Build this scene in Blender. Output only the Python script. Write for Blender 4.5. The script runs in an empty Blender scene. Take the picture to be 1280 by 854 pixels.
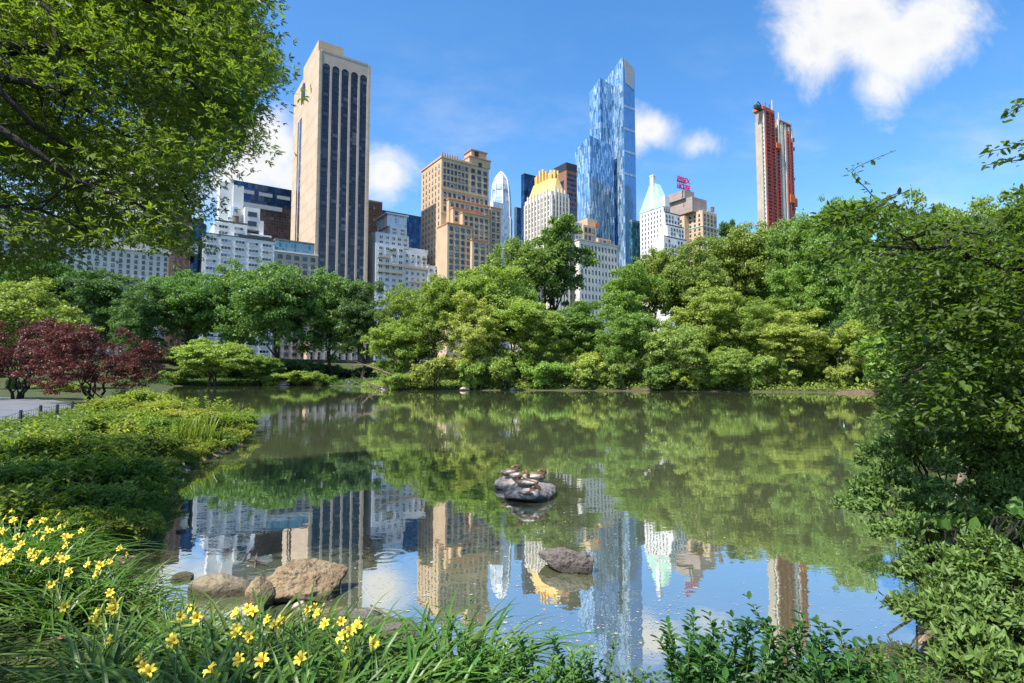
import bpy, bmesh, math, random
import numpy as np
from mathutils import Vector, Matrix, noise as mnoise
R = math.radians
sc = bpy.context.scene
col = sc.collection
rng = np.random.default_rng(7)
random.seed(7)

# ------------------------------------------------------------------ camera
PITCH, FPX, EYE = R(3.65), 690.0, 2.75
CAM = np.array([0, 0, EYE])
FW = np.array([0, math.cos(PITCH), math.sin(PITCH)])
UP = np.array([0, -math.sin(PITCH), math.cos(PITCH)])
cd = bpy.data.cameras.new('camera'); cam = bpy.data.objects.new('camera', cd); col.objects.link(cam)
cam.location = CAM; cam.rotation_euler = (R(90) + PITCH, 0, 0)
cd.lens = FPX / 1280 * 36; cd.sensor_width = 36; cd.clip_start = 0.05; cd.clip_end = 9000
sc.camera = cam

def ray(px, py):
    return FW + (px - 640) / FPX * np.array([1., 0, 0]) + (427 - py) / FPX * UP
def at(px, py, Y):
    d = ray(px, py); return CAM + d * (Y / d[1])
def proj(P):
    P = np.asarray(P, float) - CAM
    dep = P @ FW
    return 640 + FPX * P[..., 0] / dep, 427 - FPX * (P @ UP) / dep, dep

# ------------------------------------------------------------------ mesh helpers
def tag(o, label=None, cat=None, group=None, kind=None):
    if label: o['label'] = label
    if cat: o['category'] = cat
    if group: o['group'] = group
    if kind: o['kind'] = kind
    return o
def empty(name, loc=(0, 0, 0), rz=0, label=None, cat=None, group=None):
    o = bpy.data.objects.new(name, None); col.objects.link(o)
    o.location = loc; o.rotation_euler = (0, 0, rz); o.empty_display_size = .3
    return tag(o, label, cat, group)
def link(name, me, parent=None, loc=None):
    o = bpy.data.objects.new(name, me); col.objects.link(o)
    if parent: o.parent = parent
    if loc is not None: o.location = loc
    return o
def npmesh(name, V, F, mat=None, smooth=False, midx=None):
    """V (n,3), F (m,k) all faces the same size"""
    V = np.asarray(V, np.float32); F = np.asarray(F, np.int32)
    me = bpy.data.meshes.new(name)
    m, k = F.shape
    me.vertices.add(len(V)); me.vertices.foreach_set('co', V.ravel())
    me.loops.add(m * k); me.loops.foreach_set('vertex_index', F.ravel())
    me.polygons.add(m); me.polygons.foreach_set('loop_start', np.arange(m, dtype=np.int32) * k)
    me.polygons.foreach_set('loop_total', np.full(m, k, np.int32))
    for q in (mat if isinstance(mat, (list, tuple)) else [mat]):
        if q: me.materials.append(q)
    if midx is not None: me.polygons.foreach_set('material_index', np.asarray(midx, np.int32))
    me.polygons.foreach_set('use_smooth', np.full(m, smooth, bool))
    me.update(calc_edges=True)
    return me
class MB:
    def __init__(s): s.v = []; s.f = []; s.m = []
    def add(s, V, F, mi=0):
        n = len(s.v); s.v += [tuple(map(float, p)) for p in V]
        s.f += [tuple(int(i) + n for i in f) for f in F]; s.m += [mi] * len(F); return s
    def box(s, x0, x1, y0, y1, z0, z1, mi=0):
        V = [(x, y, z) for z in (z0, z1) for y in (y0, y1) for x in (x0, x1)]
        return s.add(V, [(0, 2, 3, 1), (4, 5, 7, 6), (0, 1, 5, 4), (2, 6, 7, 3), (0, 4, 6, 2), (1, 3, 7, 5)], mi)
    def prism(s, poly, z0, z1, mi=0, top=None):
        """poly: xy list (ccw); top: optional list of z per vertex"""
        n = len(poly); top = top or [z1] * n
        V = [(x, y, z0) for x, y in poly] + [(x, y, t) for (x, y), t in zip(poly, top)]
        F = [tuple(range(n - 1, -1, -1)), tuple(range(n, 2 * n))]
        F += [(i, (i + 1) % n, n + (i + 1) % n, n + i) for i in range(n)]
        return s.add(V, F, mi)
    def loft(s, rings, mi=0, cap=True):
        n = len(rings[0]); V = [p for r in rings for p in r]; F = []
        for a in range(len(rings) - 1):
            F += [(a * n + i, a * n + (i + 1) % n, (a + 1) * n + (i + 1) % n, (a + 1) * n + i) for i in range(n)]
        if cap: F += [tuple(range(n - 1, -1, -1)), tuple(range((len(rings) - 1) * n, len(rings) * n))]
        return s.add(V, F, mi)
    def tube(s, pts, rad, n=7, mi=0):
        pts = [Vector(map(float, p)) for p in pts]; rings = []
        if not hasattr(rad, '__len__'): rad = [rad] * len(pts)
        for i, p in enumerate(pts):
            t = (pts[min(i + 1, len(pts) - 1)] - pts[max(i - 1, 0)]).normalized()
            a = t.cross(Vector((.31, .17, .93))); a = (a if a.length > 1e-3 else t.cross(Vector((1, 0, 0)))).normalized()
            b = t.cross(a)
            r = rad[i]; rx, ry = r if hasattr(r, '__len__') else (r, r)
            rings.append([p + a * math.cos(q) * rx + b * math.sin(q) * ry for q in [2 * math.pi * k / n for k in range(n)]])
        return s.loft(rings, mi)
    def mesh(s, name, mats, smooth=False):
        me = bpy.data.meshes.new(name); me.from_pydata(s.v, [], s.f)
        for q in (mats if isinstance(mats, (list, tuple)) else [mats]): me.materials.append(q)
        me.polygons.foreach_set('material_index', s.m)
        me.polygons.foreach_set('use_smooth', [smooth] * len(s.f)); me.update()
        return me
    def build(s, name, mats, parent=None, smooth=False, loc=None):
        return link(name, s.mesh(name, mats, smooth), parent, loc)

# ------------------------------------------------------------------ materials
def newmat(name):
    m = bpy.data.materials.new(name); m.use_nodes = True
    nt = m.node_tree; nt.nodes.clear()
    out = nt.nodes.new('ShaderNodeOutputMaterial')
    return m, nt, out
def N(nt, typ, ins=None, **props):
    n = nt.nodes.new('ShaderNode' + typ)
    for k, v in props.items(): setattr(n, k, v)
    for k, v in (ins or {}).items():
        s = n.inputs[k]
        if isinstance(v, bpy.types.NodeSocket): nt.links.new(v, s)
        else: s.default_value = v
    return n
def math_(nt, op, a, b=0., c=None, clamp=False):
    n = nt.nodes.new('ShaderNodeMath'); n.operation = op; n.use_clamp = clamp
    for i, v in enumerate((a, b) if c is None else (a, b, c)):
        if isinstance(v, bpy.types.NodeSocket): nt.links.new(v, n.inputs[i])
        else: n.inputs[i].default_value = v
    return n.outputs[0]
def mixc(nt, f, a, b, mode='MIX'):
    n = nt.nodes.new('ShaderNodeMix'); n.data_type = 'RGBA'; n.blend_type = mode
    for i, v in ((0, f), (6, a), (7, b)):
        if isinstance(v, bpy.types.NodeSocket): nt.links.new(v, n.inputs[i])
        else: n.inputs[i].default_value = v if i == 0 else (*v[:3], 1)
    return n.outputs[2]
def ramp(nt, f, a, b):
    n = nt.nodes.new('ShaderNodeMapRange'); n.interpolation_type = 'SMOOTHSTEP'
    nt.links.new(f, n.inputs[0]); n.inputs[1].default_value = a; n.inputs[2].default_value = b
    return n.outputs[0]
def pmat(name, c, rough=.7, var=.18, scale=3., bump=.15, metal=0., spec=.4, c2=None, stretch=(1, 1, 1), dist=.03):
    """plain procedural surface: two colours mixed by noise, fine bump"""
    m, nt, out = newmat(name)
    tc = N(nt, 'TexCoord'); mp = N(nt, 'Mapping', {'Vector': tc.outputs['Object'], 'Scale': stretch})
    n1 = N(nt, 'TexNoise', {'Vector': mp.outputs[0], 'Scale': scale, 'Detail': 6., 'Roughness': .62})
    n2 = N(nt, 'TexNoise', {'Vector': mp.outputs[0], 'Scale': scale * 7, 'Detail': 4.})
    c2 = c2 or tuple(x * (1 - 2 * var) for x in c)
    cc = mixc(nt, ramp(nt, n1.outputs[0], .32, .68), c, c2)
    cc = mixc(nt, math_(nt, 'MULTIPLY', ramp(nt, n2.outputs[0], .45, .75), var * 1.5), cc, tuple(x * .55 for x in c))
    b = N(nt, 'Bump', {'Height': n2.outputs[0], 'Strength': bump, 'Distance': dist})
    p = N(nt, 'BsdfPrincipled', {'Base Color': cc, 'Roughness': rough, 'Metallic': metal, 'Specular IOR Level': spec, 'Normal': b.outputs[0]})
    nt.links.new(p.outputs[0], out.inputs[0]); return m
def leafmat(name, trans=.35, rough=.45, hue=.5, spec=.35, tcol=(1.25, 1.35, .45)):
    """leaf: colour from the object's own colour, varied leaf by leaf; some light passes through"""
    m, nt, out = newmat(name)
    oi = N(nt, 'ObjectInfo'); ge = N(nt, 'NewGeometry')
    r = ge.outputs['Random Per Island']
    v = math_(nt, 'MULTIPLY_ADD', r, .7, .62)
    c = mixc(nt, 1., oi.outputs['Color'], N(nt, 'CombineColor', {0: v, 1: v, 2: v}).outputs[0], 'MULTIPLY')
    r2 = math_(nt, 'FRACT', math_(nt, 'MULTIPLY', r, 17.3))
    c = mixc(nt, math_(nt, 'MULTIPLY', ramp(nt, r2, .5, 1.), hue), c, mixc(nt, 1., c, (1.55, 1.28, .72), 'MULTIPLY'))
    p = N(nt, 'BsdfPrincipled', {'Base Color': c, 'Roughness': rough, 'Specular IOR Level': spec})
    t = N(nt, 'BsdfTranslucent', {'Color': mixc(nt, 1., c, tcol, 'MULTIPLY')})
    s = N(nt, 'MixShader', {0: trans, 1: p.outputs[0], 2: t.outputs[0]})
    nt.links.new(s.outputs[0], out.inputs[0]); return m
def facade(name, c, course=0., c2=None, rough=.8, streak=.25):
    """masonry wall: mottled, soft vertical weathering, optional horizontal courses"""
    m, nt, out = newmat(name)
    tc = N(nt, 'TexCoord'); v = tc.outputs['Object']
    n1 = N(nt, 'TexNoise', {'Vector': v, 'Scale': .12, 'Detail': 6.})
    st = N(nt, 'TexNoise', {'Vector': N(nt, 'Mapping', {'Vector': v, 'Scale': (1.1, 1.1, .05)}).outputs[0], 'Scale': 1., 'Detail': 4.})
    f = N(nt, 'TexNoise', {'Vector': v, 'Scale': 2.2, 'Detail': 3.})
    cc = mixc(nt, ramp(nt, n1.outputs[0], .35, .65), c, c2 or tuple(x * .84 for x in c))
    cc = mixc(nt, math_(nt, 'MULTIPLY', ramp(nt, st.outputs[0], .45, .75), streak), cc, tuple(x * .6 for x in c))
    cc = mixc(nt, math_(nt, 'MULTIPLY', ramp(nt, f.outputs[0], .4, .7), .15), cc, tuple(x * .65 for x in c))
    if course:
        z = N(nt, 'SeparateXYZ', {0: v}).outputs[2]
        w = math_(nt, 'FRACT', math_(nt, 'DIVIDE', z, course))
        cc = mixc(nt, math_(nt, 'MULTIPLY', math_(nt, 'LESS_THAN', w, .1), .35), cc, tuple(x * .5 for x in c))
    b = N(nt, 'Bump', {'Height': f.outputs[0], 'Strength': .2, 'Distance': .1})
    p = N(nt, 'BsdfPrincipled', {'Base Color': cc, 'Roughness': rough, 'Specular IOR Level': .25, 'Normal': b.outputs[0]})
    nt.links.new(p.outputs[0], out.inputs[0]); return m
def panels(name, cols, cell, metal=.5, rough=.12, line=.06, lcol=(.03, .04, .05), offs=0., thr=None):
    """curtain wall: panels of differing glass, cell = (width, height) in metres, dark joints"""
    m, nt, out = newmat(name)
    tc = N(nt, 'TexCoord'); sp = N(nt, 'SeparateXYZ', {0: tc.outputs['Object']})
    u = math_(nt, 'DIVIDE', math_(nt, 'ADD', sp.outputs[0], math_(nt, 'MULTIPLY', sp.outputs[1], .983)), cell[0])
    fu = math_(nt, 'FLOOR', u)
    hsh = N(nt, 'TexWhiteNoise', {'W': fu}, noise_dimensions='1D').outputs[0]
    w = math_(nt, 'ADD', math_(nt, 'DIVIDE', sp.outputs[2], cell[1]), math_(nt, 'MULTIPLY', hsh, offs))
    fw_ = math_(nt, 'FLOOR', w)
    wn = N(nt, 'TexWhiteNoise', {'Vector': N(nt, 'CombineXYZ', {0: fu, 1: fw_, 2: 3.1}).outputs[0]}).outputs[0]
    cr = nt.nodes.new('ShaderNodeValToRGB'); cr.color_ramp.interpolation = 'CONSTANT'
    thr = thr or [i / len(cols) for i in range(len(cols))]
    e = cr.color_ramp.elements; e[0].position = 0; e[0].color = (*cols[0], 1); e[1].position = thr[1]; e[1].color = (*cols[1], 1)
    for c, t in list(zip(cols, thr))[2:]:
        q = e.new(t); q.color = (*c, 1)
    nt.links.new(wn, cr.inputs[0])
    cc = cr.outputs[0]
    ln = math_(nt, 'MAXIMUM', math_(nt, 'LESS_THAN', math_(nt, 'FRACT', u), line), math_(nt, 'LESS_THAN', math_(nt, 'FRACT', w), line * cell[0] / cell[1] * 1.5))
    cc = mixc(nt, ln, cc, lcol)
    bmp = N(nt, 'Bump', {'Height': wn, 'Strength': .03, 'Distance': .2})
    p = N(nt, 'BsdfPrincipled', {'Base Color': cc, 'Roughness': rough, 'Metallic': metal, 'Normal': bmp.outputs[0]})
    nt.links.new(p.outputs[0], out.inputs[0]); return m
def paneglass(name):
    """window glass, differing from window to window: dark room, sky sheen or pale blinds"""
    m, nt, out = newmat(name)
    oi = N(nt, 'ObjectInfo'); ge = N(nt, 'NewGeometry')
    r = math_(nt, 'FRACT', math_(nt, 'ADD', oi.outputs['Random'], ge.outputs['Random Per Island']))
    cr = nt.nodes.new('ShaderNodeValToRGB'); cr.color_ramp.interpolation = 'CONSTANT'
    e = cr.color_ramp.elements; e[0].color = (.015, .02, .03, 1); e[1].position = .42; e[1].color = (.05, .08, .13, 1)
    q = e.new(.68); q.color = (.02, .03, .04, 1); q = e.new(.84); q.color = (.22, .23, .23, 1)
    nt.links.new(r, cr.inputs[0])
    p = N(nt, 'BsdfPrincipled', {'Base Color': cr.outputs[0], 'Roughness': .08, 'Specular IOR Level': .8})
    nt.links.new(p.outputs[0], out.inputs[0]); return m

M = {}
M['leaf'] = leafmat('leaf', .42); M['leaf_thin'] = leafmat('thin leaf', .54)
M['leaf_gloss'] = leafmat('glossy leaf', .25, .5, .35, .3)
M['leaf_red'] = leafmat('red leaf', .3, .45, .3, .35, (1.4, .7, .7))
M['blade'] = leafmat('blade', .35, .4, .4)
M['bark'] = pmat('bark', (.085, .065, .05), .9, .3, 4., .8, stretch=(3, 3, .6), dist=.05)
M['bark_dark'] = pmat('dark bark', (.035, .028, .022), .9, .3, 6., .8, stretch=(3, 3, .6))
M['deadwood'] = pmat('dead wood', (.20, .15, .11), .9, .25, 5., .5)
M['pane'] = paneglass('window glass')
M['frame_w'] = pmat('pale window frame', (.62, .60, .56), .6, .1)
M['frame_d'] = pmat('dark window frame', (.10, .09, .085), .6, .1)
M['frame_t'] = pmat('tan window frame', (.42, .32, .22), .7, .1)

# ------------------------------------------------------------------ leaves
def unit(a): return a / np.maximum(np.linalg.norm(a, axis=-1, keepdims=True), 1e-9)
def leaves(P, Nn, L, asp=.5, shape='rhomb', T=None, jit=.35):
    """one mesh worth of leaves at points P with normals Nn; returns V, F(quads)"""
    n = len(P); Nn = unit(Nn)
    L = np.broadcast_to(L, (n,)) * rng.uniform(1 - jit, 1 + jit, n)
    T = rng.normal(size=(n, 3)) if T is None else T + rng.normal(size=(n, 3)) * .25
    T = unit(T - (T * Nn).sum(1, keepdims=True) * Nn); B = np.cross(Nn, T)
    L = L[:, None]; W = L * asp * .5
    if shape == 'rhomb':
        V = np.stack([P - T * L * .5, P + B * W - Nn * L * .05, P + T * L * .5 - Nn * L * .12, P - B * W - Nn * L * .05], 1)
        return V.reshape(-1, 3), np.arange(4 * n).reshape(n, 4)
    if shape == 'ovate':
        V = np.stack([P, P + T * L * .3 + B * W + Nn * L * .06, P + T * L * .7 + B * W * .8 + Nn * L * .03, P + T * L - Nn * L * .12,
                      P + T * L * .7 - B * W * .8 + Nn * L * .03, P + T * L * .3 - B * W + Nn * L * .06], 1)
        b = np.arange(n)[:, None] * 6
        return V.reshape(-1, 3), np.concatenate([b + [0, 3, 2, 1], b + [0, 5, 4, 3]])
    if shape == 'lobed':
        Vs = []
        for a, k in ((0, 1.), (.85, .8), (-.85, .8)):
            t = T * math.cos(a) + B * math.sin(a); bb = np.cross(Nn, t)
            Vs.append(np.stack([P, P + t * L * k * .55 + bb * L * .17 * k, P + t * L * k - Nn * L * .15, P + t * L * k * .55 - bb * L * .17 * k], 1))
        V = np.stack(Vs, 1)
        b = np.arange(n)[:, None] * 12
        # the three lobes share their base vertex so a leaf stays one island
        return V.reshape(-1, 3), np.concatenate([b + [0, 1, 2, 3], b + [0, 5, 6, 7], b + [0, 9, 10, 11]])
def rdir(n): return unit(rng.normal(size=(n, 3)))

def crown_lobes(W, H, th, nl, lr, low=.25, big=.0):
    """lobe centres of a crown that spans th..H and is W wide: a few big boughs, each carrying many small lobes"""
    nb = max(7, int(nl / 11)); d = rdir(nb); d[:, 2] = np.where((d[:, 2] < 0) & (rng.random(nb) < low), -d[:, 2], d[:, 2])
    ax = np.array([W / 2, W / 2, (H - th) / 2]); rb = min(W, H - th) * rng.uniform(.17, .27, nb)
    c = d * (rng.uniform(.35, 1., nb) ** .5)[:, None] * np.maximum(ax - rb.mean() * .9, .1); c[:, 2] += (H + th) / 2
    a = np.arctan2(c[:, 1], c[:, 0]); ph = rng.uniform(0, 6.28, 3)
    c[:, :2] *= (1 + .16 * np.sin(2 * a + ph[0]) + .12 * np.sin(3 * a + ph[1] + c[:, 2] * .35))[:, None]
    k = rng.integers(0, nb, nl); e = rdir(nl); e[:, 2] = np.where((e[:, 2] < -.3) & (rng.random(nl) < .6), -e[:, 2], e[:, 2])
    C = c[k] + e * (rb[k] * rng.uniform(.55, 1.12, nl))[:, None] * [1, 1, .85]
    return C, lr * rng.uniform(.5, 1.25, nl)
def lobe_leaves(C, r, n, squash=.7, up=.5, inner=.3, droop=0.):
    """leaf points on the outside of each lobe"""
    w = r ** 2; k = rng.choice(len(C), n, p=w / w.sum())
    d = rdir(n); d[:, 2] = np.where(d[:, 2] < -.35, d[:, 2] * -.8, d[:, 2])
    rad = r[k] * (1 - inner * rng.random(n) ** 1.2) * (1 + rng.normal(0, .16, n))
    P = C[k] + d * rad[:, None] * np.array([1, 1, squash])
    if droop: P[:, 2] -= droop * (rng.random(n) ** 2) * r[k]
    cen = C.mean(0); o = unit(P - cen)
    Nn = d * .45 + o * .3 + np.array([0, 0, up]) + rng.normal(size=(n, 3)) * .75
    return P, Nn
def limb_path(a, b, k=5, sag=.12, wig=.05):
    a, b = np.array(a, float), np.array(b, float); L = np.linalg.norm(b - a)
    pts = []
    for i in range(k + 1):
        t = i / k; p = a + (b - a) * t
        p[2] += sag * L * math.sin(math.pi * t) ; p += rng.normal(size=3) * wig * L * (0 < i < k)
        pts.append(p)
    return pts
def make_trunk(W, H, th, C, rad, nlimb=12, stems=1, lean=.03):
    mb = MB()
    for s in range(stems):
        ang = 6.28 * s / max(stems, 1) + .4
        base = np.array([math.cos(ang), math.sin(ang), 0]) * (.0 if stems == 1 else rad * 1.6)
        top = np.array([math.cos(ang) * W * .12 * (stems > 1) + rng.normal() * lean * H, math.sin(ang) * W * .12 * (stems > 1) + rng.normal() * lean * H, th + (H - th) * .55])
        k = 7; pts = [base + (top - base) * (i / k) + rng.normal(size=3) * .02 * H * (0 < i < k) * [1, 1, .2] for i in range(k + 1)]
        pts[0][2] -= .6
        rr = [rad * (1.5 if i == 0 else 1 - .78 * i / k) for i in range(k + 1)]
        mb.tube(pts, rr, 8)
        for j in rng.choice(len(C), min(nlimb // stems, len(C)), replace=False):
            i = int(rng.integers(2 if th > 1 else 1, k)); a = pts[i]
            if C[j][2] < a[2] - 1: continue
            lp = limb_path(a, C[j]); r0 = rr[i] * .55
            mb.tube(lp, [r0 * (1 - .8 * q / 5) for q in range(6)], 5)
    return mb
# ------------------------------------------------------------------ ground and pond
POND = np.array([(3.9, 5.4), (1.5, 5.1), (-.3, 4.95), (-1.2, 5.0), (-2.2, 5.2), (-3.4, 5.75), (-4.6, 6.6), (-5.8, 8.2), (-6.6, 10.), (-7.7, 12.6), (-9.3, 15.6),
    (-10.2, 18.5), (-10.6, 21.5), (-12., 25), (-13.6, 29), (-16.5, 33), (-20, 36.5), (-26, 45), (-41, 65), (-75, 120), (-101, 165), (-85, 173), (-60, 173),
    (-47, 162), (-38, 140), (-27, 116), (-14, 111), (0, 112), (10, 111), (20, 108), (30, 106.5), (40, 103), (52, 98), (62, 93), (62, 78), (54, 62), (40, 45), (27, 32), (15, 18.5),
    (9, 11.5), (6, 8), (4.6, 6.4)])
def shore(x, y):
    """signed distance to the water's edge, positive on land"""
    x = np.asarray(x, float); y = np.asarray(y, float); d2 = np.full(x.shape, 1e18); ins = np.zeros(x.shape, bool)
    for a, b in zip(POND, np.roll(POND, -1, 0)):
        ex, ey = b - a; t = np.clip(((x - a[0]) * ex + (y - a[1]) * ey) / (ex * ex + ey * ey), 0, 1)
        d2 = np.minimum(d2, (x - a[0] - t * ex) ** 2 + (y - a[1] - t * ey) ** 2)
        c = ((a[1] > y) != (b[1] > y)) & (x < ex * (y - a[1]) / (ey if abs(ey) > 1e-9 else 1e-9) + a[0]); ins ^= c
    d = np.sqrt(d2); return np.where(ins, -d, d)
def sstep(a, b, x): t = np.clip((x - a) / (b - a), 0, 1); return t * t * (3 - 2 * t)
PHI = R(34); WEST = np.array([math.cos(PHI), math.sin(PHI)]); SOUTH = np.array([-math.sin(PHI), math.cos(PHI)])
FRONT = np.array([-96.7, 277.])          # north-east corner of the arched tower: the building line runs through it
ZS = 9.0                                 # street level above the water
def terrain(x, y):
    x = np.asarray(x, float); y = np.asarray(y, float); s = shore(x, y)
    s2 = s + .35 * np.sin(x * 1.3 + .5) * np.sin(y * 1.1) * np.clip(np.abs(s) / 2, 0, 1) * (y < 40)
    bed = -.05 - .9 * (1 - np.exp(np.minimum(s2, 0) / 3.5))
    r = np.hypot((x + 4.0) / 3.1, (y - 8.9) / 2.6); bar = -.03 - .4 * np.clip(r - .85, 0, 9) + .012 * np.sin(x * 5.1) * np.sin(y * 4.7 + x)
    bed = np.maximum(bed, np.where(r < 2, bar, -9))
    land = .08 + .92 * (1 - np.exp(-np.maximum(s2, 0) / 2.6))
    land = land + .06 * np.sin(x * .9) * np.sin(y * .8 + 1) * sstep(1, 4, s)
    q = (x - FRONT[0]) * SOUTH[0] + (y - FRONT[1]) * SOUTH[1]        # metres south of the building line
    street = sstep(-75, -29, q)
    land = land * (1 - street) + ZS * street
    hill = 15 * np.exp(-((x - 48) / 62) ** 2 - ((y - 165) / 42) ** 2) * sstep(0, 28, s)
    hill += 6 * np.exp(-((x - 95) / 40) ** 2 - ((y - 75) / 45) ** 2) * sstep(0, 20, s)
    land = land + hill * (1 - street)
    return np.where(s > 0, land, bed)
def tz(x, y): return float(terrain(np.array([x]), np.array([y]))[0])
def hit(px, py, h=0., y0=2.5, y1=260.):
    """where the sight line of a pixel meets the ground raised by h"""
    d = ray(px, py); Y = np.geomspace(y0, y1, 900); P = CAM[:, None] + d[:, None] * (Y / d[1])
    g = np.maximum(terrain(P[0], P[1]), 0) + h; k = np.nonzero(P[2] <= g)[0]
    i = int(k[0]) if len(k) else len(Y) - 1
    return P[:, i]

def axis(m, lo, hi, a=3.0, n=400):
    u = np.linspace(math.asinh(lo / a), math.asinh(hi / a), n); return np.sinh(u) * a
gx = axis(0, -4200, 4200, 3.0, 460); gy = axis(0, -80, 6500, 6.0, 360)
GX, GY = np.meshgrid(gx, gy); GZ = terrain(GX, GY)
nx, ny = len(gx), len(gy); I = np.arange(nx * ny).reshape(ny, nx)
F = np.stack([I[:-1, :-1], I[:-1, 1:], I[1:, 1:], I[1:, :-1]], -1).reshape(-1, 4)
m, nt, out = newmat('soil and pond mud')
ge = N(nt, 'NewGeometry'); pos = ge.outputs['Position']; z = N(nt, 'SeparateXYZ', {0: pos}).outputs[2]
n1 = N(nt, 'TexNoise', {'Vector': pos, 'Scale': .5, 'Detail': 8., 'Roughness': .6}); n2 = N(nt, 'TexNoise', {'Vector': pos, 'Scale': 9., 'Detail': 6., 'Roughness': .7})
n3 = N(nt, 'TexNoise', {'Vector': N(nt, 'Mapping', {'Vector': pos, 'Scale': (3., 22., 1), 'Rotation': (0, 0, .5)}).outputs[0], 'Scale': 1., 'Detail': 5., 'Roughness': .7})
n4 = N(nt, 'TexVoronoi', {'Vector': pos, 'Scale': 14.})
grass = mixc(nt, ramp(nt, n1.outputs[0], .35, .65), (.035, .06, .016), (.07, .075, .03)); grass = mixc(nt, ramp(nt, n2.outputs[0], .5, .7), grass, (.03, .025, .015))
mud = mixc(nt, ramp(nt, n2.outputs[0], .35, .65), (.26, .19, .115), (.11, .085, .06))
mud = mixc(nt, ramp(nt, n3.outputs[0], .52, .66), mud, (.46, .37, .24))
mud = mixc(nt, math_(nt, 'MULTIPLY', ramp(nt, n4.outputs[0], .22, .08), .5), mud, (.06, .05, .04))
mud = mixc(nt, ramp(nt, n1.outputs[0], .5, .72), mud, (.07, .065, .055))
mud = mixc(nt, ramp(nt, N(nt, 'SeparateXYZ', {0: pos}).outputs[1], 30., 80.), mud, (.075, .065, .04))       # far shore: dark leaf mould, not sand
deep = mixc(nt, ramp(nt, z, -.12, -.55), mud, (.045, .045, .022))
cc = mixc(nt, ramp(nt, z, .02, .16), deep, grass)
bp = N(nt, 'Bump', {'Height': n2.outputs[0], 'Strength': .5, 'Distance': .05})
p = N(nt, 'BsdfPrincipled', {'Base Color': cc, 'Roughness': .95, 'Specular IOR Level': .15, 'Normal': bp.outputs[0]}); nt.links.new(p.outputs[0], out.inputs[0])
tag(link('ground', npmesh('ground', np.stack([GX, GY, GZ], -1).reshape(-1, 3), F, m, True)), kind='structure')

# water: one sheet over the pond
m, nt, out = newmat('pond water')
ge = N(nt, 'NewGeometry'); pos = ge.outputs['Position']
w1 = N(nt, 'TexNoise', {'Vector': N(nt, 'Mapping', {'Vector': pos, 'Scale': (.55, 1.0, 1)}).outputs[0], 'Scale': 1.5, 'Detail': 3., 'Roughness': .5})
w2 = N(nt, 'TexNoise', {'Vector': pos, 'Scale': 9., 'Detail': 2.})
big = N(nt, 'TexNoise', {'Vector': pos, 'Scale': .12, 'Detail': 3.})
# rings round a spot where something touched the surface
dx = N(nt, 'VectorMath', {0: pos, 1: (-1.95, 8.7, 0)}, operation='DISTANCE').outputs['Value']
ring = math_(nt, 'MULTIPLY', math_(nt, 'SINE', math_(nt, 'MULTIPLY', dx, 38.)), math_(nt, 'MULTIPLY', ramp(nt, dx, .55, .15), ramp(nt, w1.outputs[0], .42, .6)))
hgt = math_(nt, 'ADD', math_(nt, 'MULTIPLY', w1.outputs[0], 1.), math_(nt, 'MULTIPLY', w2.outputs[0], .10))
hgt = math_(nt, 'MULTIPLY', hgt, math_(nt, 'MULTIPLY_ADD', ramp(nt, big.outputs[0], .35, .65), .8, .35))
hgt = math_(nt, 'ADD', hgt, math_(nt, 'MULTIPLY', ring, .09))
bp = N(nt, 'Bump', {'Height': hgt, 'Strength': 1., 'Distance': .0034})
fr = N(nt, 'Fresnel', {'IOR': 1.34, 'Normal': bp.outputs[0]})
WATER_MIN, WATER_MURK = .57, .40
fac = math_(nt, 'MULTIPLY_ADD', fr.outputs[0], 1 - WATER_MIN, WATER_MIN, True)
gl = N(nt, 'BsdfGlossy', {'Color': (.98, .99, 1., 1), 'Roughness': .012, 'Normal': bp.outputs[0]})
mk = N(nt, 'BsdfDiffuse', {'Color': mixc(nt, ramp(nt, big.outputs[0], .3, .7), (.27, .31, .16), (.22, .26, .13))})
tr = N(nt, 'BsdfTransparent', {'Color': (.86, .82, .66, 1)})
und = N(nt, 'MixShader', {0: WATER_MURK, 1: tr.outputs[0], 2: mk.outputs[0]})
s = N(nt, 'MixShader', {0: fac, 1: und.outputs[0], 2: gl.outputs[0]}); nt.links.new(s.outputs[0], out.inputs[0])
o = npmesh('pond_water', [(-130, 2.5, 0), (90, 2.5, 0), (90, 190, 0), (-130, 190, 0)], [(0, 1, 2, 3)], m)
tag(link('pond_water', o), kind='structure')

# floating petals, pollen and bits on the near water
n = 4200
px_ = np.concatenate([rng.uniform(430, 860, 2600), rng.uniform(300, 1120, 1600)]); py_ = np.concatenate([rng.uniform(640, 850, 2600), rng.uniform(560, 850, 1600)])
D = FW[:, None] + (px_ - 640) / FPX * np.array([[1.], [0], [0]]) + (427 - py_) / FPX * UP[:, None]
t = -EYE / D[2]; X, Y = D[0] * t, D[1] * t
cl = np.array([mnoise.noise((a * .9, b * .7, 3.)) for a, b in zip(X, Y)]); k = (shore(X, Y) < -.1) & (cl > -.12)
X, Y = X[k], Y[k]; n = len(X)
V, F = leaves(np.stack([X, Y, np.full(n, .004)], 1), np.tile([0, 0, 1.], (n, 1)), np.where(rng.random(n) < .06, .045, .016), .8, 'rhomb', None, .5)
V[:, 2] = .0045
PETAL = pmat('pale petals', (.40, .39, .32), .7, .2)
tag(link('floating_petals', npmesh('floating_petals', V, F, PETAL)), 'scattered pale petals and specks floating on the near water', 'petals', kind='stuff')

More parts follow.
